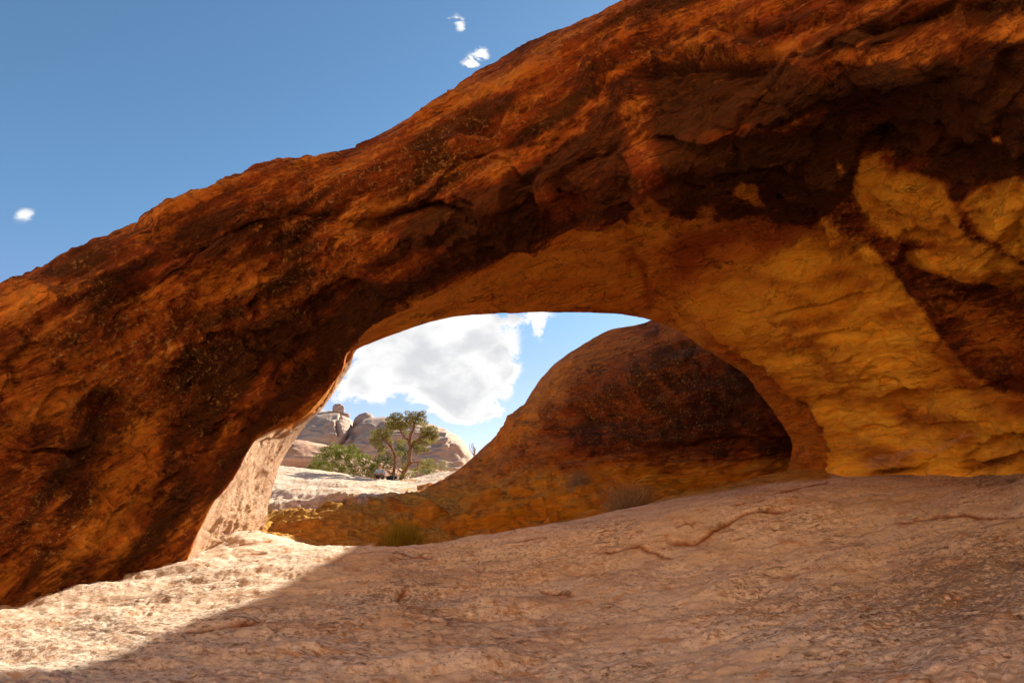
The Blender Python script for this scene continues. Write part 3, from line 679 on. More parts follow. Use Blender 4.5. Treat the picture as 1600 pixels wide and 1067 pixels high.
    yel2 = poly_in(wx, wy, [(1330, 297), (1341, 257), (1362, 239), (1392, 239), (1398, 262), (1449, 272), (1470, 287), (1488, 320), (1506, 368), (1470, 380), (1410, 377), (1380, 371), (1344, 326)], 5)
    yel3 = poly_in(wx, wy, [(1497, 320), (1539, 287), (1600, 281), (1800, 280), (1800, 450), (1600, 404), (1566, 386), (1530, 362), (1512, 335)], 6)
    yel4 = poly_in(wx, wy, [(1398, 395), (1455, 384), (1524, 371), (1600, 418), (1800, 450), (1800, 470), (1572, 443), (1515, 444), (1461, 428), (1434, 416)], 5)
    yel5 = poly_in(wx, wy, [(968, 352), (990, 330), (1016, 312), (1046, 330), (1058, 352), (1050, 366), (1004, 370)], 4) + poly_in(wx, wy, [(1147, 297), (1156, 284), (1178, 287), (1182, 303), (1198, 327), (1172, 318), (1150, 308)], 4) + \
           poly_in(wx, wy, [(1275, 347), (1293, 338), (1311, 350), (1314, 366), (1353, 375), (1329, 392), (1296, 398), (1281, 380)], 4) + poly_in(wx, wy, [(1085, 345), (1098, 322), (1116, 322), (1120, 338), (1100, 350)], 5) * .7 + \
           poly_in(wx, wy, [(750, 285), (752, 245), (775, 236), (798, 240), (800, 262), (772, 290)], 7) * .5 + poly_in(wx, wy, [(1541, 210), (1562, 215), (1568, 226), (1552, 222)], 3) + poly_in(wx, wy, [(1306, 256), (1318, 256), (1322, 266), (1310, 268)], 3)
    wx, wy = wxo, wyo
    ye = np.clip(yel + .9 * yel2 + .9 * yel3 + .9 * yel4 + .62 * yel5, 0, 1)
    rust_shade = .8 * poly_in(wx, wy, [(840, 300), (905, 300), (910, 345), (850, 350)], 8) + .7 * poly_in(wx, wy, [(990, 250), (1030, 260), (1035, 300), (995, 300)], 9) + .8 * poly_in(wx, wy, [(1380, 240), (1430, 245), (1440, 275), (1390, 280)], 8)
    rust_shade += .75 * poly_in(wx, wy, [(1050, 365), (1090, 350), (1180, 345), (1262, 362), (1215, 385), (1150, 385), (1090, 420), (1040, 450)], 16) + .5 * poly_in(wx, wy, [(1470, 560), (1540, 590), (1620, 610), (1620, 660), (1540, 650)], 20)
    darkR = poly_in(wx, wy, [(1300, 330), (1340, 330), (1400, 385), (1450, 425), (1540, 450), (1800, 460), (1800, 640), (1600, 620), (1540, 600), (1490, 560), (1440, 500), (1390, 430), (1350, 390)], 8)  # raises the varnish mask on the right overhang outside the yellow areas
    var = np.maximum(var, .86 * darkR) * (1 - ye)
    brk = blob(px, py, 1530, 500, 60, 25, -20) + blob(px, py, 1560, 540, 40, 20, 0); var -= .45 * brk * (1 - ye); 
    und = soff * (px > 560)
    dd, sd_, tt = seg_dist(wx, wy, [(765, 275), (800, 240), (900, 195), (935, 150), (948, 118), (985, 95), (1060, 82), (1150, 92)])
    var = var - .42 * np.exp(-(dd / 11) ** 2) * (1 - ye)
    var = var - .40 * blob(wx, wy, 1008, 240, 17, 66) - .5 * blob(wx, wy, 985, 165, 20, 30) - .35 * blob(wx, wy, 1180, 207, 75, 7, 8) - .5 * blob(wx, wy, 1260, 185, 40, 5, 20) - .6 * blob(wx, wy, 870, 325, 38, 24) - .4 * blob(wx, wy, 480, 560, 40, 14, 25) - .4 * blob(wx, wy, 640, 410, 60, 12, 25)
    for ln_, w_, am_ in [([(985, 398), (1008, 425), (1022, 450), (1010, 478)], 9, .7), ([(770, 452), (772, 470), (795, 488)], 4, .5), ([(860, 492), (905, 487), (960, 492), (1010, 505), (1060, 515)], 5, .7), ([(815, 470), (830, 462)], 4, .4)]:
        dd, sd_, tt = seg_dist(wxo, wyo, ln_); rust_shade = rust_shade + am_ * np.exp(-(dd / w_) ** 2) * soff.clip(0, 1)  # streak shadow on the underside put into the colour, with crack and rim seam
    var = np.where(und > .5, np.minimum(var, .12), var)
    var = np.where((px > 960) & (jj < vR) & (ye < .5), var * (1 - sstep(px, 960, 1000) * (1 - P_dark)), var)
    vy = fbm(np.stack([px / 110, py / 42, 0 * px + 31], -1), 4, gain=.55)
    och = ye * (.45 + .35 * sstep(px, 1120, 1260) + .38 * vy) + .12 * und * (1 - ye)
    rust_shade += ye * .38 * sstep(-vy, .05, .5)
    var = var + .75 * ye * (blob(px, py, 1395, 735, 45, 7, 8) + blob(px, py, 1550, 725, 55, 9, 10) + .9 * blob(px, py, 1592, 610, 20, 9)) + .3 * sstep(ye, .5, .9) * sstep(-vy, .3, .7)
    strip = np.where(jj < nv[0], sstep(px, 1080, 1120), 0); och = och * (1 - .8 * strip); rust_shade = rust_shade + .35 * strip; var = np.where(strip > .5, .15, var)
    # the face that opens towards the sunlit gap is bleached and free of varnish
    pale = 0 * und
    # bleached foot of the pier and dusty crust along the floor of the alcove
    pale = np.maximum(pale, .46 * poly_in(wx, wy, [(1310, 735), (1380, 700), (1460, 680), (1520, 670), (1540, 690), (1440, 715), (1400, 735)], 12))
    pale = np.maximum(pale, sstep(inner, .35, .65) * sstep(py, 652, 690))
    pale = np.maximum(pale, .85 * (jj < nv[0] * .55) * sstep(575 - px, 0, 10) * sstep(py, 546, 575))
    lic = .28 * front + .45 * blob(px, py, 650, 265, 200, 45, 15) + .45 * blob(px, py, 520, 400, 160, 70, 20) + .5 * blob(px, py, 60, 820, 120, 60) + .3 * blob(px, py, 150, 520, 160, 90) + .5 * blob(px, py, 250, 580, 120, 90) + .35 * blob(px, py, 1100, 100, 200, 40, 0)
    lic = lic * (1 - .8 * ye) * front - .5 * P_dark + .1
    def full(a, fill): return np.concatenate([a, np.full((U, nbk), fill)], 1)
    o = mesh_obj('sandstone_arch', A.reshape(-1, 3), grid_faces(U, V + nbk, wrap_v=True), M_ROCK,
                 attrs={'bed': bedding(A), 'varnish': full(np.clip(var, 0, 1.1), .4), 'ochre': full(np.clip(och, 0, 1), .2), 'pale': full(np.clip(pale, 0, 1), 0), 'lichen': full(np.clip(lic, 0, 1), .2), 'rust': full(np.clip(rust_shade, 0, 1), 0)})
    tag(o, 'huge rust-orange natural arch stained with dark varnish, spanning the whole view', 'rock arch')
build_arch()

# ------------------------------------------------------------------ dome behind the arch
def build_dome():
    C = [  # foot, lower, middle, upper, crest
     [(560, 870, 17.4), (585, 830, 18.2), (612, 795, 20.2), (645, 772, 25.5), (668, 757, 34)],
     [(640, 862, 17.2), (655, 815, 18.6), (672, 785, 21.5), (695, 758, 26.5), (722, 728, 33)],
     [(730, 868, 17.2), (742, 797, 19.9), (762, 735, 25), (775, 700, 28), (792, 662, 32)],
     [(820, 858, 17.4), (832, 782, 20.6), (838, 700, 24), (845, 630, 26.5), (862, 574, 31)],
     [(920, 842, 18), (932, 765, 21.2), (938, 680, 23), (940, 590, 25.2), (945, 519, 30)],
     [(1020, 820, 18.9), (1030, 750, 21.5), (1030, 665, 22.4), (1025, 568, 24.2), (1022, 497, 29)],
     [(1110, 802, 19.3), (1120, 740, 21.3), (1120, 655, 21.4), (1115, 545, 23.0), (1110, 412, 28)],  # this and the following columns: unseen crest raised to shade the near ground
     [(1210, 770, 20.4), (1215, 730, 21), (1220, 650, 20.6), (1210, 500, 23), (1195, 315, 28)],
     [(1350, 760, 19.8), (1350, 720, 20.3), (1350, 630, 20), (1350, 450, 23), (1330, 230, 28)],
     [(1550, 760, 19.2), (1550, 720, 19.6), (1550, 620, 19.5), (1550, 440, 23), (1520, 190, 28)]]
    K = np.array(C, float); Kv = np.swapaxes(K, 0, 1)
    Q = np.swapaxes(catmull(Kv, [64, 70, 70, 56]), 0, 1); G = catmull(Q, [30, 40, 45, 48, 48, 48, 48, 48, 20])
    px, py, d = G[..., 0], G[..., 1], G[..., 2]; P = unproj(px, py, d); U, V = px.shape
    N = grid_normals(P); Nb = blur(blur(N, 5, 0), 5, 1); Nb /= np.linalg.norm(Nb, axis=-1, keepdims=True)
    view = -(P - np.array([0, 0, CAMZ])); Nb = Nb * np.sign((Nb * view).sum(-1).mean())
    v = np.linspace(0, 1, V)[None].repeat(U, 0)
    q = P * np.array([.4, .5, 1.15]); w = fbm(P * .4, 3)
    D = .5 * fbm(q * .45 + 4, 3) + .2 * fbm(q * 1.3, 4) + .07 * fbm(q * 4, 4) + .02 * fbm(P * 7, 3)
    h = P[..., 2] * 1.1 + P[..., 0] * .12 + 1.0 * w; fr = h - np.floor(h)
    D += .16 * (fr ** 1.4 - .4) * sstep(1 - fr, 0, .12) * sstep(fbm(P * .5 + 12, 3), -.2, .3)
    f1, f2, rid, vec = cells(q * 1.3 + .4 * fbm(P * .9, 3)[..., None]); D += ((rid - .5) * .16) * sstep(f2 - f1, 0, .08) * (1 - sstep(v, .6, .85))
    for pts, amp, wd in [([(640, 770), (700, 742), (760, 720)], .2, 14), ([(860, 760), (900, 790), (1000, 770)], .25, 20), ([(1000, 700), (1100, 690), (1200, 688)], .3, 26), ([(900, 640), (980, 632), (1050, 640)], .15, 16),
                         ([(1060, 600), (1085, 560), (1080, 520)], .12, 14), ([(870, 560), (930, 545), (960, 550)], .12, 14), ([(600, 815), (680, 812), (740, 795), (800, 770), (900, 762)], .32, 18), ([(1000, 778), (1090, 752), (1190, 738)], .25, 14), ([(610, 790), (680, 800), (720, 780), (800, 745)], .22, 14), ([(660, 845), (740, 835), (820, 805), (900, 795)], .35, 16), ([(760, 850), (830, 830), (930, 800), (1010, 780)], .3, 14), ([(590, 830), (640, 822), (650, 850)], .2, 12), ([(700, 790), (760, 770), (850, 735)], .2, 14)]:
        dd, s, t = seg_dist(px, py + 5 * fbm(P, 2), pts); env = sstep(t, 0, .15) * sstep(1 - t, 0, .15)
        D -= amp * env * np.where(s > 0, np.exp(-dd / wd), np.exp(-(dd / (wd * .15)) ** 2))
    D *= 1 - .85 * sstep(v, .78, 1)
    lowr = 1 - sstep(v, .28, .42); qd = np.stack([(P[..., 0] + P[..., 1] * .5) * .45, P[..., 1] * .8, (P[..., 2] - .18 * P[..., 0]) * 2.2], -1)
    D += lowr * (.22 * ridged(qd * .7 + 3, 3) - .1 + .16 * fbm(qd * 1.6, 4) + .06 * ridged(qd * 3, 3))
    Pf = P + Nb * D[..., None]
    Tt = Pf[:, -1]
    Kb = np.stack([Tt, Tt + np.array([1.0, 2.5, -.2]), Tt + np.array([2.5, 6, -1.6]), Tt * np.array([1, 1, 0]) + np.array([5, 12, -1])], 0)
    Bk = np.swapaxes(catmull(Kb, [10, 10, 12]), 0, 1)[:, 1:]; A = np.concatenate([Pf, Bk], 1); nbk = Bk.shape[1]
    px, py, _ = project(Pf); pq = np.stack([px / 60, py / 45, 0 * px], -1); wx = px + 18 * fbm(pq + 7, 5, gain=.6); wy = py + 14 * fbm(pq + 77, 5, gain=.6)
    st1 = fbm(np.stack([(px - .25 * py) / 26, py / 130, 0 * px + 5], -1), 4); st2 = fbm(np.stack([px / 160, (py + .1 * px) / 16, 0 * px + 5], -1), 4)
    wv = 30 * fbm(np.stack([px / 90, py / 70, 0 * px + 2], -1), 3); st1 = fbm(np.stack([(px - .25 * py + wv) / 34, (py + wv) / 110, 0 * px + 5], -1), 5, gain=.6); st2 = fbm(np.stack([(px + wv) / 120, (py + .1 * px + wv) / 34, 0 * px + 15], -1), 5, gain=.6)
    var = .49 + .46 * st1 * sstep(st2, -.5, .6) + .16 * st2 + .45 * poly_in(wx, wy, [(880, 600), (960, 560), (1060, 520), (1200, 540), (1300, 600), (1300, 715), (1000, 715), (900, 700), (860, 640)], 30)
    var -= .35 * poly_in(wx, wy, [(640, 775), (760, 690), (860, 570), (900, 550), (860, 630), (800, 700), (740, 750)], 22)
    var -= .35 * poly_in(wx, wy, [(700, 745), (900, 720), (1230, 716), (1250, 880), (500, 880), (560, 780)], 12) - .12 * lowr * fbm(P * 1.5, 3)
    och = .15 + .75 * poly_in(wx, wy, [(500, 780), (640, 775), (760, 750), (900, 735), (1100, 728), (1250, 722), (1250, 880), (500, 890)], 14)
    rust_shade = .40 + .6 * poly_in(wx, wy, [(1070, 580), (1120, 575), (1140, 640), (1130, 700), (1080, 700)], 14) + .4 * blob(px, py, 930, 690, 80, 26)
    lic = .42 + .3 * blob(px, py, 1000, 620, 150, 90)
    def full(a, fill): return np.concatenate([a, np.full((U, nbk), fill)], 1)
    o = mesh_obj('sandstone_dome', A.reshape(-1, 3), grid_faces(U, V + nbk), M_ROCK,
                 attrs={'bed': A * np.array([.8, 1, 1]) - np.array([0, 0, .1]) * A[..., :1], 'varnish': full(np.clip(var, 0, 1), .2), 'ochre': full(och, .3), 'pale': full(0 * och, .3), 'lichen': full(lic, .2), 'rust': full(np.clip(rust_shade, 0, 1), 0)})
    tag(o, 'rounded dark red-brown sandstone dome seen through the arch, sloping down to the left', 'rock dome')
build_dome()

# ------------------------------------------------------------------ distant rocks
def rock_from_outline(name, outline, base_py, depth, bulge, mat, label, cat, seed, cracks=(), amp=.5, parent=None, freq=.12, group=None):
    """rounded rock mass: skyline traced, body swells forward below it and falls away behind it"""
    O = np.array(outline, float); n = len(O)
    t = np.linspace(0, 1, 150); xs = np.interp(t, np.linspace(0, 1, n), O[:, 0]); 
    ts = np.interp(t, np.linspace(0, 1, n), O[:, 1])
    m = 90; s = np.linspace(0, 1, m)
    PX = xs[:, None].repeat(m, 1); PY = ts[:, None] + (base_py - ts[:, None]) * (1 - s[None]) 
    prof = np.sqrt(np.clip(1 - s ** 2.6, 0, 1))[None] * np.ones((len(xs), 1))
    edge = np.sqrt(np.clip(1 - np.abs(2 * t - 1) ** 3.0, 0, 1))[:, None]
    Dp = depth - bulge * (.35 + .65 * edge) * prof
    P = unproj(PX, PY, Dp)
    N = grid_normals(P); N = blur(blur(N, 3, 0), 3, 1); N /= np.linalg.norm(N, axis=-1, keepdims=True) + 1e-9
    view = -(P - np.array([0, 0, CAMZ])); N = N * np.sign((N * view).sum(-1).mean())
    D = amp * (1.2 * fbm(P * freq + seed, 4) + .35 * fbm(P * freq * 5 * np.array([.5, .5, 2]) + seed, 4))
    h = P[..., 2] * freq * 5 + fbm(P * freq + 3, 3); fr = h - np.floor(h); D += amp * .35 * (fr - .5) * sstep(1 - fr, 0, .15)
    for pts, am, wd in cracks:
        dd, sd, tt = seg_dist(PX, PY, pts); D -= am * np.exp(-(dd / wd) ** 2)
    D *= (1 - .75 * sstep(s, .9, 1))[None]
    P = P + N * D[..., None]
    T_ = P[:, -1]; k = bulge * .8
    Bk = np.stack([T_ + np.array([0, k * a, -k * b]) for a, b in ((.15, .01), (.4, .08), (.8, .3), (1.1, .8))] + [np.stack([T_[:, 0], T_[:, 1] + k * 1.3, P[:, 0, 2]], -1)], 1)
    A = np.concatenate([P, Bk], 1)
    o = mesh_obj(name, A.reshape(-1, 3), grid_faces(len(xs), m + Bk.shape[1]), mat, parent=parent)
    return tag(o, label, cat, group) if label else o
rock_from_outline('rock_butte', [(380, 700), (420, 668), (450, 655), (480, 647), (497, 644), (515, 642), (528, 644), (540, 650), (548, 656), (551, 664), (549, 680), (543, 700)], 775, 96, 16, M_FAR,
                  'weathered tan rock butte at the left, with a boulder balanced on top', 'rock butte', 3, [([(548, 655), (549, 665), (545, 680), (530, 700)], 1.2, 2.2), ([(525, 662), (528, 685)], .8, 2), ([(532, 648), (533, 656)], 1, 1.5)], .9)
rock_from_outline('rock_butte', [(528, 720), (536, 697), (546, 676), (556, 664), (566, 656), (580, 652), (600, 651), (620, 653), (645, 657), (665, 661), (688, 668), (697, 669), (700, 674), (712, 680), (722, 688), (732, 698), (738, 706), (741, 716), (744, 735)], 775, 92, 18, M_FAR,
                  'broad banded tan rock butte rising behind the twisted tree', 'rock butte', 9, [([(600, 672), (640, 676), (700, 680)], .5, 2), ([(640, 690), (700, 692)], .4, 2)], .9)
rock_from_outline('rock_outcrop', [(551, 664), (554, 653), (561, 647), (572, 644), (581, 647), (586, 655), (588, 662)], 672, 93.5, 2.5, M_FAR,
                  'flat-topped orange-tan rock knob on the edge of the broad banded butte', 'rock outcrop', 21, [], .12, freq=.5)
rock_from_outline('rock_mound', [(400, 735), (415, 705), (430, 693), (455, 686), (480, 687), (505, 694), (530, 702), (555, 712), (585, 722), (610, 733), (625, 745)], 775, 58, 9, M_MOUND,
                  'low pale sandstone mound behind the wide green bush', 'rock mound', 31, [([(440, 728), (470, 722), (500, 728)], .3, 4)], .35, freq=.25)
rock_from_outline('rock_slab', [(570, 745), (580, 722), (600, 724), (625, 732), (650, 736), (680, 733), (700, 736), (720, 742), (740, 755)], 785, 46, 5, M_MOUND,
                  'low pale ledge of bare sandstone behind the person and the tree', 'rock ledge', 41, [], .3, freq=.4)
def boulder(name, cx, cy, rx, ry, d, label, seed, mat=M_FAR, sy=.9):
    n, m = 40, 26; th = np.linspace(0, 2 * math.pi, n, endpoint=False)[:, None]; ph = np.linspace(-math.pi / 2, math.pi / 2, m)[None]
    S = np.stack([np.cos(th) * np.cos(ph), np.sin(th) * np.cos(ph), np.sin(ph) + 0 * th], -1)
    S = np.sign(S) * np.abs(S) ** .85
    k = d / FPX; c = unproj(cx, cy, d)
    D = 1 + .22 * fbm(S * 1.3 + seed, 4) + .05 * fbm(S * 5 + seed, 3)
    P = S * D[..., None] * np.array([rx * k, rx * k * sy, ry * k]) 
    o = mesh_obj(name, P.reshape(-1, 3), grid_faces(n, m, wrap_u=True), mat); o.location = c
    return tag(o, label, 'boulder')
boulder('boulder', 529, 641, 8.5, 10, 95.2, 'tall rounded tan boulder balanced on top of the left butte', 2)
boulder('boulder', 540, 649, 6.5, 4, 95.0, 'small flat reddish boulder beside the balanced one on the left butte', 6)

# ------------------------------------------------------------------ plants
def tube(path, r0, r1, sides=7):
    P = np.array(path, float); n = len(P); V = []; F = []
    T = np.gradient(P, axis=0); T /= np.linalg.norm(T, axis=1)[:, None] + 1e-9
    ref = np.array([.3, .9, .1])
    for i in range(n):
        a = np.cross(T[i], ref); a /= np.linalg.norm(a) + 1e-9; b = np.cross(T[i], a); r = r0 + (r1 - r0) * i / (n - 1)
        for k in range(sides):
            w = 2 * math.pi * k / sides; V.append(P[i] + (a * math.cos(w) + b * math.sin(w)) * r)
    for i in range(n - 1):
        for k in range(sides):
            k2 = (k + 1) % sides; F.append((i * sides + k, i * sides + k2, (i + 1) * sides + k2, (i + 1) * sides + k))
    F.append(tuple(range(sides))[::-1]); F.append(tuple((n - 1) * sides + k for k in range(sides)))
    return V, F
class MB:
    def __init__(s): s.V = []; s.F = []
    def add(s, VF):
        V, F = VF; o = len(s.V); s.V += [tuple(v) for v in V]; s.F += [tuple(i + o for i in f) for f in F]
    def build(s, name, mat, parent=None, smooth=True): return mesh_obj(name, s.V, s.F, mat, parent, smooth)
def bez(pts, n=10):
    return catmull(np.array(pts, float), [n] * (len(pts) - 1))
def sprays(centres, radii, count, size, rng, flat=.8, up=.2):
    """leaf clumps: many small pointed blades filling soft blobs"""
    V = []; F = []
    for (c, r, k) in zip(centres, radii, count):
        for _ in range(int(k)):
            u = rng.normal(size=3); u /= np.linalg.norm(u); rad = rng.uniform(.25, 1) ** .6
            p = np.array(c) + u * rad * np.array([r, r, r * flat])
            dirv = u * .8 + rng.normal(size=3) * .6 + np.array([0, 0, up]); dirv /= np.linalg.norm(dirv)
            sd = np.cross(dirv, rng.normal(size=3)); sd /= np.linalg.norm(sd) + 1e-9
            L = size * rng.uniform(.6, 1.5); w = L * rng.uniform(.22, .4); o = len(V)
            V += [p - sd * w * .5, p + dirv * L * .5 + sd * w * .25, p + dirv * L, p + dirv * L * .45 - sd * w * .8]; F.append((o, o + 1, o + 2, o + 3))
    return V, F
M_BARK = plain_material('grey_brown_bark', (.12, .06, .03), (.26, .14, .075), 14, .02, .9, (1, 1, .25))
M_PINE = leaf_material('pinyon_needles', (.13, .12, .028), (.38, .35, .11), 2.5)
M_BUSH = leaf_material('juniper_foliage', (.10, .12, .018), (.34, .36, .085), 2.0)
M_DARKB = leaf_material('dark_juniper_foliage', (.045, .055, .012), (.13, .16, .035), 2.0)
M_GREY = leaf_material('grey_green_foliage', (.18, .19, .075), (.42, .42, .20), 3.0)
M_TWIG = plain_material('dry_twigs', (.20, .12, .065), (.40, .27, .16), 9, .005)
M_GRASS = leaf_material('yellow_green_broom', (.22, .15, .014), (.44, .31, .032), 5, .35)
M_STRAW = leaf_material('straw_grass', (.40, .19, .03), (.62, .33, .06), 5, .35)
def W(px, py, d): return unproj(px, py, d)
def pinyon():
    D0 = 35.0; k = D0 / FPX; base = W(632, 750, D0); base[2] -= .1
    root = empty('pinyon_tree', base, 'twisted two-trunked pinyon tree with open tufted crown above the seated person', 'tree')
    L = lambda px, py, dd=0.0: W(px, py, D0) + np.array([0, dd, 0]) - base
    rng = np.random.default_rng(8); tr = MB()
    limbs = [  # path, r0, r1
     ([(625, 752, 0), (631, 738, 0), (640, 722, .1), (640, 700, .1), (639, 690, 0)], .12, .085),
     ([(639, 690, 0), (632, 682, -.1), (626, 672, -.2), (622, 664, -.2)], .07, .03), ([(639, 690, 0), (642, 678, .1), (646, 668, .1), (648, 658, .1)], .10, .05),
     ([(640, 702, 0), (646, 692, .3), (655, 684, .5), (664, 678, .6), (672, 672, .7)], .08, .035), ([(634, 683, 0), (627, 677, .4), (618, 672, .6)], .04, .02),
     ([(642, 722, 0), (650, 721, .3), (660, 724, .5)], .05, .02), ([(646, 690, 0), (657, 690, -.4), (668, 694, -.5)], .04, .015),
     ([(616, 752, 0), (615, 738, 0), (617, 722, 0), (615, 706, -.1), (610, 697, -.1), (605, 688, -.2), (598, 682, -.2)], .10, .05),
     ([(615, 706, 0), (609, 693, .3), (606, 684, .4)], .04, .02), ([(605, 688, 0), (596, 690, -.3), (590, 695, -.4)], .035, .015), ([(600, 684, 0), (592, 678, 0), (586, 676, .1)], .035, .015),
     ([(616, 745, 0), (610, 738, -.3), (603, 733, -.4)], .04, .02), ([(630, 740, 0), (622, 732, -.3), (612, 730, -.3)], .05, .02)]
    for pth, r0, r1 in limbs:
        pts = bez([L(*q) for q in pth], 6); pts += rng.normal(size=pts.shape) * .02; tr.add(tube(pts, r0, r1))
    tufts = [(586, 677, .0, 7), (592, 683, .3, 8), (598, 676, -.3, 8), (603, 684, .1, 6), (588, 692, -.3, 7), (594, 698, -.2, 6), (606, 675, .3, 6),
             (613, 657, -.2, 8), (620, 651, -.1, 8), (628, 656, .1, 8), (622, 664, .3, 9), (615, 667, -.3, 8), (629, 668, -.1, 7), (608, 664, .2, 6),
             (640, 654, .1, 7), (648, 649, 0, 8), (656, 652, .2, 8), (651, 659, -.2, 8), (643, 662, .3, 6), (660, 660, .4, 6), (637, 663, 0, 5),
             (663, 671, .5, 8), (672, 669, .7, 8), (675, 677, .5, 7), (668, 682, .6, 8), (660, 679, .3, 6), (655, 690, 0, 5), (668, 693, -.5, 6), (676, 687, .3, 5), (648, 697, .2, 5), (652, 705, .2, 5),
             (660, 722, .5, 4), (600, 700, 0, 4), (608, 690, .2, 5), (634, 676, .1, 4), (625, 690, .3, 6), (648, 690, .4, 6), (622, 708, .3, 5), (656, 700, .4, 6), (665, 703, .3, 4), (596, 706, -.1, 5), (582, 686, .2, 5), (636, 645, .1, 4), (660, 645, 0, 4), (680, 680, .5, 4), (632, 730, .3, 5), (650, 735, .2, 5)]
    cs = [L(a, b, c) for a, b, c, r in tufts]; rs = [r * k * 1.25 for *_, r in tufts]
    for c in cs:                                                 # twigs that carry the tufts
        j = min(range(len(tr.V)), key=lambda i: sum((tr.V[i][q] - c[q]) ** 2 for q in range(3)) if i % 5 == 0 else 1e9)
        s = np.array(tr.V[j]); mid = (s + c) / 2 + rng.normal(size=3) * .08
        tr.add(tube(bez([s, mid, c], 4), .022, .008, 5))
    tr.build('trunk', M_BARK, root)
    V, F = sprays(cs, rs, [400 * (r / .27) ** 2 for r in rs], .085, rng, .6, .4)
    mesh_obj('crown', V, F, M_PINE, root, smooth=False)
pinyon()
def bush(name, pxs, D0, mat, label, cat, seed, n=420, size=.09, fl=.75, base=None, stems=9, stem_mat=None, up=.4):
    """pxs: (px, py, extra depth, radius px) clumps"""
    rng = np.random.default_rng(seed); k = D0 / FPX
    by = max(p[1] + p[3] for p in pxs); bx = np.mean([p[0] for p in pxs]) if base is None else base[0]
    by = by if base is None else base[1]
    b = W(bx, by, D0); root = empty(name, b, label, cat)
    cs = [W(p[0], p[1], D0) + np.array([0, p[2], 0]) - b for p in pxs]; rs = [p[3] * k for p in pxs]
    st = MB()
    for c in cs:
        for q in range(max(1, stems // len(cs))):
            e = c + rng.normal(size=3) * .3 * rs[0]; m = e * .5 + rng.normal(size=3) * .12 * np.linalg.norm(e)
            st.add(tube(bez([np.zeros(3) + rng.normal(size=3) * .05 * np.array([1, 1, 0]), m, e], 5), .03 * max(.4, rs[0]), .008, 5))
    st.build('stems', stem_mat or M_BARK, root)
    V, F = sprays(cs, rs, [n * (r / .4) ** 2 for r in rs], size, rng, fl, up); mesh_obj('foliage', V, F, mat, root, smooth=False)
    return root
bush('juniper_bush', [(492, 728, 0, 9), (500, 718, 0, 11), (512, 706, 0, 12), (522, 715, -.4, 13), (530, 703, .3, 11), (540, 712, -.3, 14), (552, 706, .2, 11), (556, 720, -.4, 14), (568, 718, 0, 12), (576, 728, -.2, 11), (588, 733, 0, 10), (508, 730, -.3, 11), (528, 733, -.5, 13), (546, 736, -.5, 12), (564, 738, -.4, 10), (582, 741, -.3, 8), (519, 697, .2, 7), (548, 698, .3, 6), (484, 733, 0, 6)],
     36, M_BUSH, 'wide bright green juniper bush left of the seated person', 'bush', 3, n=520, size=.11, base=(540, 748))
bush('juniper_bush', [(592, 718, 0, 9), (602, 712, 0, 10), (612, 722, -.1, 10), (622, 702, .3, 8), (630, 708, .2, 10), (626, 696, .3, 7), (634, 720, .2, 9), (606, 728, 0, 9), (588, 724, 0, 7)],
     37, M_DARKB, 'dark low juniper bush behind the trunks of the twisted tree', 'bush', 4, n=420, size=.10, base=(618, 748))
bush('shrub', [(634, 742, 0, 6), (642, 737, 0, 7), (629, 744, -.1, 5), (645, 744, -.1, 5)], 34.2, M_BUSH, 'small green shrub at the foot of the twisted tree', 'shrub', 5, n=500, size=.07, base=(637, 751))
bush('shrub', [(662, 727, 0, 8), (670, 722, 0, 8), (675, 731, 0, 8), (664, 735, 0, 8), (672, 739, 0, 6)], 38, M_BUSH, 'round green shrub right of the twisted tree', 'shrub', 6, n=420, size=.09, base=(668, 745))
bush('shrub', [(686, 728, 0, 8), (694, 723, 0, 7), (700, 731, 0, 7), (690, 737, 0, 7)], 38.5, M_GREY, 'thin grey-green shrub beside the dome slope', 'shrub', 7, n=260, size=.08, base=(692, 744))
bush('shrub', [(742, 700, 0, 5), (738, 694, 0, 4)], 40, M_TWIG, 'tiny bare snag on the shoulder of the dome', 'shrub', 17, n=30, size=.10, base=(741, 712), stems=22, stem_mat=M_TWIG)
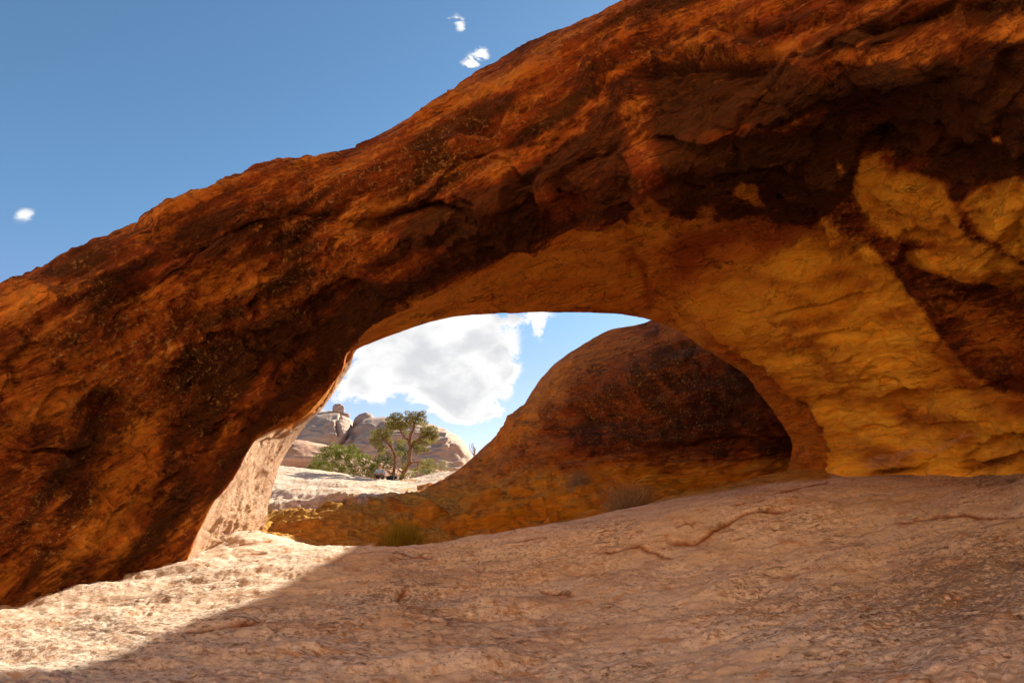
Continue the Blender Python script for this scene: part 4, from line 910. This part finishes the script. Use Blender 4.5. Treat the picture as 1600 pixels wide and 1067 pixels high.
def blades(name, px, py, D0, wpx, hpx, n, mat, label, cat, seed, r=.006, lean=.9, mat2=None, curve=.3, branch=0, sink=.12):
    """a tuft of many thin stalks fanning out of one foot"""
    rng = np.random.default_rng(seed); k = D0 / FPX; b = W(px, py, D0); b[2] = min(b[2], b[2]) - sink
    mb = MB(); w = wpx * k / 2; h = hpx * k + sink
    V = []; F = []
    for i in range(n):
        x0 = rng.normal() * w * .30; y0 = rng.normal() * w * .25; ang = rng.uniform(0, 2 * math.pi); ln = rng.uniform(0, 1) ** .7
        ex = x0 + math.cos(ang) * w * lean * ln; ey = y0 + math.sin(ang) * w * .8 * ln; hz = h * rng.uniform(.55, 1.05) * math.sqrt(max(.1, 1 - .55 * ln * ln))
        p0 = np.array([x0, y0, -.1]); p2 = np.array([ex, ey, hz]); p1 = (p0 + p2) / 2 + np.array([-(ex - x0) * curve * .5, -(ey - y0) * curve * .5, hz * .12])
        pts = bez([p0, p1, p2], 3)
        sd = np.array([math.cos(ang + 1.57), math.sin(ang + 1.57), 0]) * .7 + np.array([.5, 0, 0]); sd /= np.linalg.norm(sd); o = len(V)
        for j, p in enumerate(pts):
            rr = r * (1 - .8 * j / (len(pts) - 1)); V += [p - sd * rr, p + sd * rr]
        for j in range(len(pts) - 1): F.append((o + 2 * j, o + 2 * j + 1, o + 2 * j + 3, o + 2 * j + 2))
        for _ in range(branch):
            t0 = pts[rng.integers(2, len(pts) - 1)]; e = t0 + rng.normal(size=3) * np.array([1, 1, .5]) * h * .16 + np.array([0, 0, h * .18]); o = len(V)
            V += [t0 - sd * r * .5, t0 + sd * r * .5, e + sd * r * .2, e - sd * r * .2]; F.append((o, o + 1, o + 2, o + 3))
    o = mesh_obj(name, V, F, mat, None, smooth=False); o.location = b
    return tag(o, label, cat)
blades('broom_shrub', 628, 864, 15.4, 74, 50, 1500, M_GRASS, 'yellow-green broom-like shrub in the hollow just beyond the near ledge', 'shrub', 2, .006, branch=1)
blades('grass_tuft', 595, 858, 15.7, 34, 22, 420, M_STRAW, 'low golden grass tuft left of the yellow-green shrub', 'grass tuft', 12, .006)
blades('dry_bush', 985, 812, 17.0, 94, 58, 620, M_TWIG, 'bare grey-brown twiggy bush in the hollow below the dome', 'bush', 21, .006, 1.0, branch=3)
blades('grass_tuft', 950, 816, 16.6, 30, 22, 500, M_STRAW, 'small orange grass tuft left of the bare twiggy bush', 'grass tuft', 22, .005)
blades('dry_bush', 905, 772, 20.5, 56, 42, 260, M_TWIG, 'sparse pale dry weed on the golden slope under the dome', 'bush', 23, .006, 1.0, branch=2)

# ------------------------------------------------------------------ seated person and backpack
M_SHIRT = plain_material('light_blue_shirt', (.26, .38, .50), (.36, .48, .60), 20, .01)
M_PANTS = plain_material('dark_trousers', (.07, .055, .045), (.12, .09, .07), 20, .01)
M_SKIN = plain_material('skin', (.55, .27, .17), (.60, .31, .20), 20, .002, .6)
M_CAP = plain_material('tan_cap', (.20, .13, .09), (.28, .19, .13), 20, .004)
M_BOOT = plain_material('brown_boot', (.09, .055, .035), (.15, .09, .05), 20, .004)
M_PACK = plain_material('navy_pack_fabric', (.018, .020, .035), (.04, .042, .065), 20, .01)
M_WHITE = plain_material('off_white_strap', (.55, .52, .47), (.7, .67, .6), 20, .004)
def skin_mesh(name, verts, edges, radii, mat, parent, root=0, sub=2):
    me = bpy.data.meshes.new(name); me.from_pydata([tuple(v) for v in verts], edges, []); o = bpy.data.objects.new(name, me); COL.objects.link(o)
    md = o.modifiers.new('skin', 'SKIN'); sm = md; sm.use_smooth_shade = True
    for i, sv in enumerate(me.skin_vertices[0].data):
        r = radii[i]; sv.radius = (r, r) if not isinstance(r, tuple) else r; sv.use_root = (i == root)
    ss = o.modifiers.new('sub', 'SUBSURF'); ss.levels = sub; ss.render_levels = sub
    dg = bpy.context.evaluated_depsgraph_get(); ev = o.evaluated_get(dg); me2 = bpy.data.meshes.new_from_object(ev); bpy.data.objects.remove(o)
    me2.name = name; me2.materials.clear(); me2.materials.append(mat)
    for p in me2.polygons: p.use_smooth = True
    o2 = bpy.data.objects.new(name, me2); COL.objects.link(o2); o2.parent = parent; return o2
def ellipsoid(c, r, n=20, m=14, cut=None):
    V = []; F = []
    for j in range(m + 1):
        ph = -math.pi / 2 + math.pi * j / m
        for i in range(n):
            th = 2 * math.pi * i / n; V.append((c[0] + r[0] * math.cos(ph) * math.cos(th), c[1] + r[1] * math.cos(ph) * math.sin(th), c[2] + r[2] * math.sin(ph)))
    for j in range(m):
        for i in range(n): F.append((j * n + i, j * n + (i + 1) % n, (j + 1) * n + (i + 1) % n, (j + 1) * n + i))
    return V, F
def build_person():
    b = W(593, 750.5, 34.3); gz = ground_z(b[0], b[1]); b[2] = max(gz, b[2]) 
    root = empty('person', b, 'person in light blue shirt and cap sitting on the lit rock with knees drawn up', 'person')
    # sits facing the camera (-Y), buttocks at the origin; knees raised, forearms resting on the knees
    # body: one continuous skin, head, neck, torso, arms with hands, legs
    V = [(0, 0, .13), (0, -.01, .30), (0, -.04, .46), (0, -.05, .58), (0, -.06, .64), (0, -.075, .70), (0, -.09, .78), (0, -.085, .85)]
    Rr = [.15, .14, .155, .11, .055, .065, .092, .07]; E = [(i, i + 1) for i in range(7)]
    for s in (-1, 1):
        o = len(V); V += [(s * .16, -.05, .55), (s * .25, -.12, .38), (s * .22, -.30, .34), (s * .12, -.42, .36), (s * .08, -.47, .34)]
        Rr += [.062, .050, .040, .030, .034]; E += [(3, o), (o, o + 1), (o + 1, o + 2), (o + 2, o + 3), (o + 3, o + 4)]
        o = len(V); V += [(s * .10, -.06, .12), (s * .17, -.34, .33), (s * .17, -.36, .30), (s * .13, -.50, .08), (s * .13, -.60, .05)]
        Rr += [.085, .062, .06, .04, .04]; E += [(0, o), (o, o + 1), (o + 1, o + 2), (o + 2, o + 3), (o + 3, o + 4)]
    body = skin_mesh('body', V, E, Rr, M_SKIN, root)
    # fingers: separate short chains at each hand, curled round the knee
    for s in (-1, 1):
        for f in range(5):
            L = [.055, .075, .08, .075, .058][f]; off = (-.03 + .015 * f) if f else -.035
            p = np.array([s * (.08 + off * .8), -.475, .345]); d1 = np.array([s * (.05 * (f - 2) if f else -.5), -.55 if f else -.2, -.5])
            d1 /= np.linalg.norm(d1); d2 = d1 * .4 + np.array([0, .2, -.9]); d2 /= np.linalg.norm(d2)
            skin_mesh('finger', [p, p + d1 * L * .45, p + d1 * L * .45 + d2 * L * .4, p + d1 * L * .45 + d2 * L * .55], [(0, 1), (1, 2), (2, 3)], [.010, .009, .008, .006], M_SKIN, body, sub=1)
    hd = MB()                                                      # facial features sit on the head
    hd.add(ellipsoid((0, -.185, .775), (.014, .018, .022), 8, 6)); nose = hd.build('nose', M_SKIN, body)
    for s in (-1, 1):
        e = MB(); e.add(ellipsoid((s * .033, -.172, .80), (.013, .008, .008), 8, 6)); e.build('eye', M_PACK, body)
        e = MB(); e.add(ellipsoid((s * .094, -.085, .785), (.012, .022, .032), 8, 6)); e.build('ear', M_SKIN, body)
    e = MB(); e.add(ellipsoid((0, -.172, .735), (.026, .008, .006), 8, 6)); e.build('mouth', plain_material('lips', (.4, .14, .1), (.45, .17, .12)), body)
    # shirt over torso and sleeves
    V = [(0, 0, .16), (0, -.01, .30), (0, -.04, .46), (0, -.05, .575), (0, -.06, .62)]; Rr = [.165, .16, .175, .13, .075]; E = [(0, 1), (1, 2), (2, 3), (3, 4)]
    for s in (-1, 1):
        o = len(V); V += [(s * .165, -.05, .55), (s * .255, -.12, .38), (s * .22, -.31, .34)]; Rr += [.082, .068, .052]; E += [(3, o), (o, o + 1), (o + 1, o + 2)]
    sh = skin_mesh('shirt', V, E, Rr, M_SHIRT, root)
    V = [(0, .0, .12)]; Rr = [.165]; E = []
    for s in (-1, 1):
        o = len(V); V += [(s * .10, -.06, .12), (s * .17, -.33, .33), (s * .17, -.37, .31), (s * .14, -.49, .11)]; Rr += [.105, .082, .078, .062]; E += [(0, o), (o, o + 1), (o + 1, o + 2), (o + 2, o + 3)]
    skin_mesh('trousers', V, E, Rr, M_PANTS, root)
    for s in (-1, 1):
        skin_mesh('boot', [(s * .13, -.49, .10), (s * .13, -.52, .05), (s * .135, -.66, .04)], [(0, 1), (1, 2)], [.052, .056, .045], M_BOOT, root)
    cap = MB(); V, F = ellipsoid((0, -.08, .84), (.104, .118, .075), 24, 12)
    V = [(x, y, max(z, .832)) for x, y, z in V]; cap.add((V, F)); co = cap.build('cap', M_CAP, root)
    br = MB(); V, F = ellipsoid((0, -.195, .838), (.075, .07, .009), 18, 6); br.add((V, F)); br.build('brim', M_CAP, co)
    return b
pb = build_person()
def build_pack():
    b = W(611, 750, 34.4); b[2] = max(b[2], ground_z(b[0], b[1])) - .02
    root = empty('backpack', b, 'dark navy backpack lying on the rock right of the seated person', 'backpack')
    def rbox(c, h, n=24, m=14, p=.45):
        V, F = ellipsoid((0, 0, 0), (1, 1, 1), n, m); V = [(c[0] + h[0] * math.copysign(abs(x) ** p, x), c[1] + h[1] * math.copysign(abs(y) ** p, y), c[2] + h[2] * math.copysign(abs(z) ** p, z)) for x, y, z in V]; return V, F
    m = MB(); m.add(rbox((0, 0, .13), (.26, .15, .13))); m.build('main_bag', M_PACK, root)
    m = MB(); m.add(rbox((-.04, -.15, .12), (.15, .04, .09))); m.build('front_pocket', M_PACK, root)
    m = MB(); m.add(rbox((.26, 0, .14), (.06, .13, .11))); m.build('lid', plain_material('black_lid_fabric', (.012, .012, .014), (.03, .03, .03)), root)
    for dy in (-.165,):
        m = MB(); m.add(tube(bez([(.17, -.13, .02), (.18, -.20, .13), (.17, -.13, .25)], 6), .012, .012)); m.build('strap', M_WHITE, root)
    m = MB(); m.add(tube(bez([(.30, -.04, .2), (.38, -.05, .15), (.30, -.04, .08)], 6), .010, .010)); m.build('handle', M_WHITE, root)
    s = MB(); s.add(rbox((0, 0, .05), (.11, .08, .05), p=.7)); 
    o = s.build('stuff_sack', plain_material('pale_sack_fabric', (.34, .28, .22), (.45, .38, .30)), None); o.location = W(620, 750.5, 34.2); o.location.z = max(o.location.z, b[2])
    tag(o, 'small pale cloth sack at the right end of the navy backpack', 'sack')
build_pack()
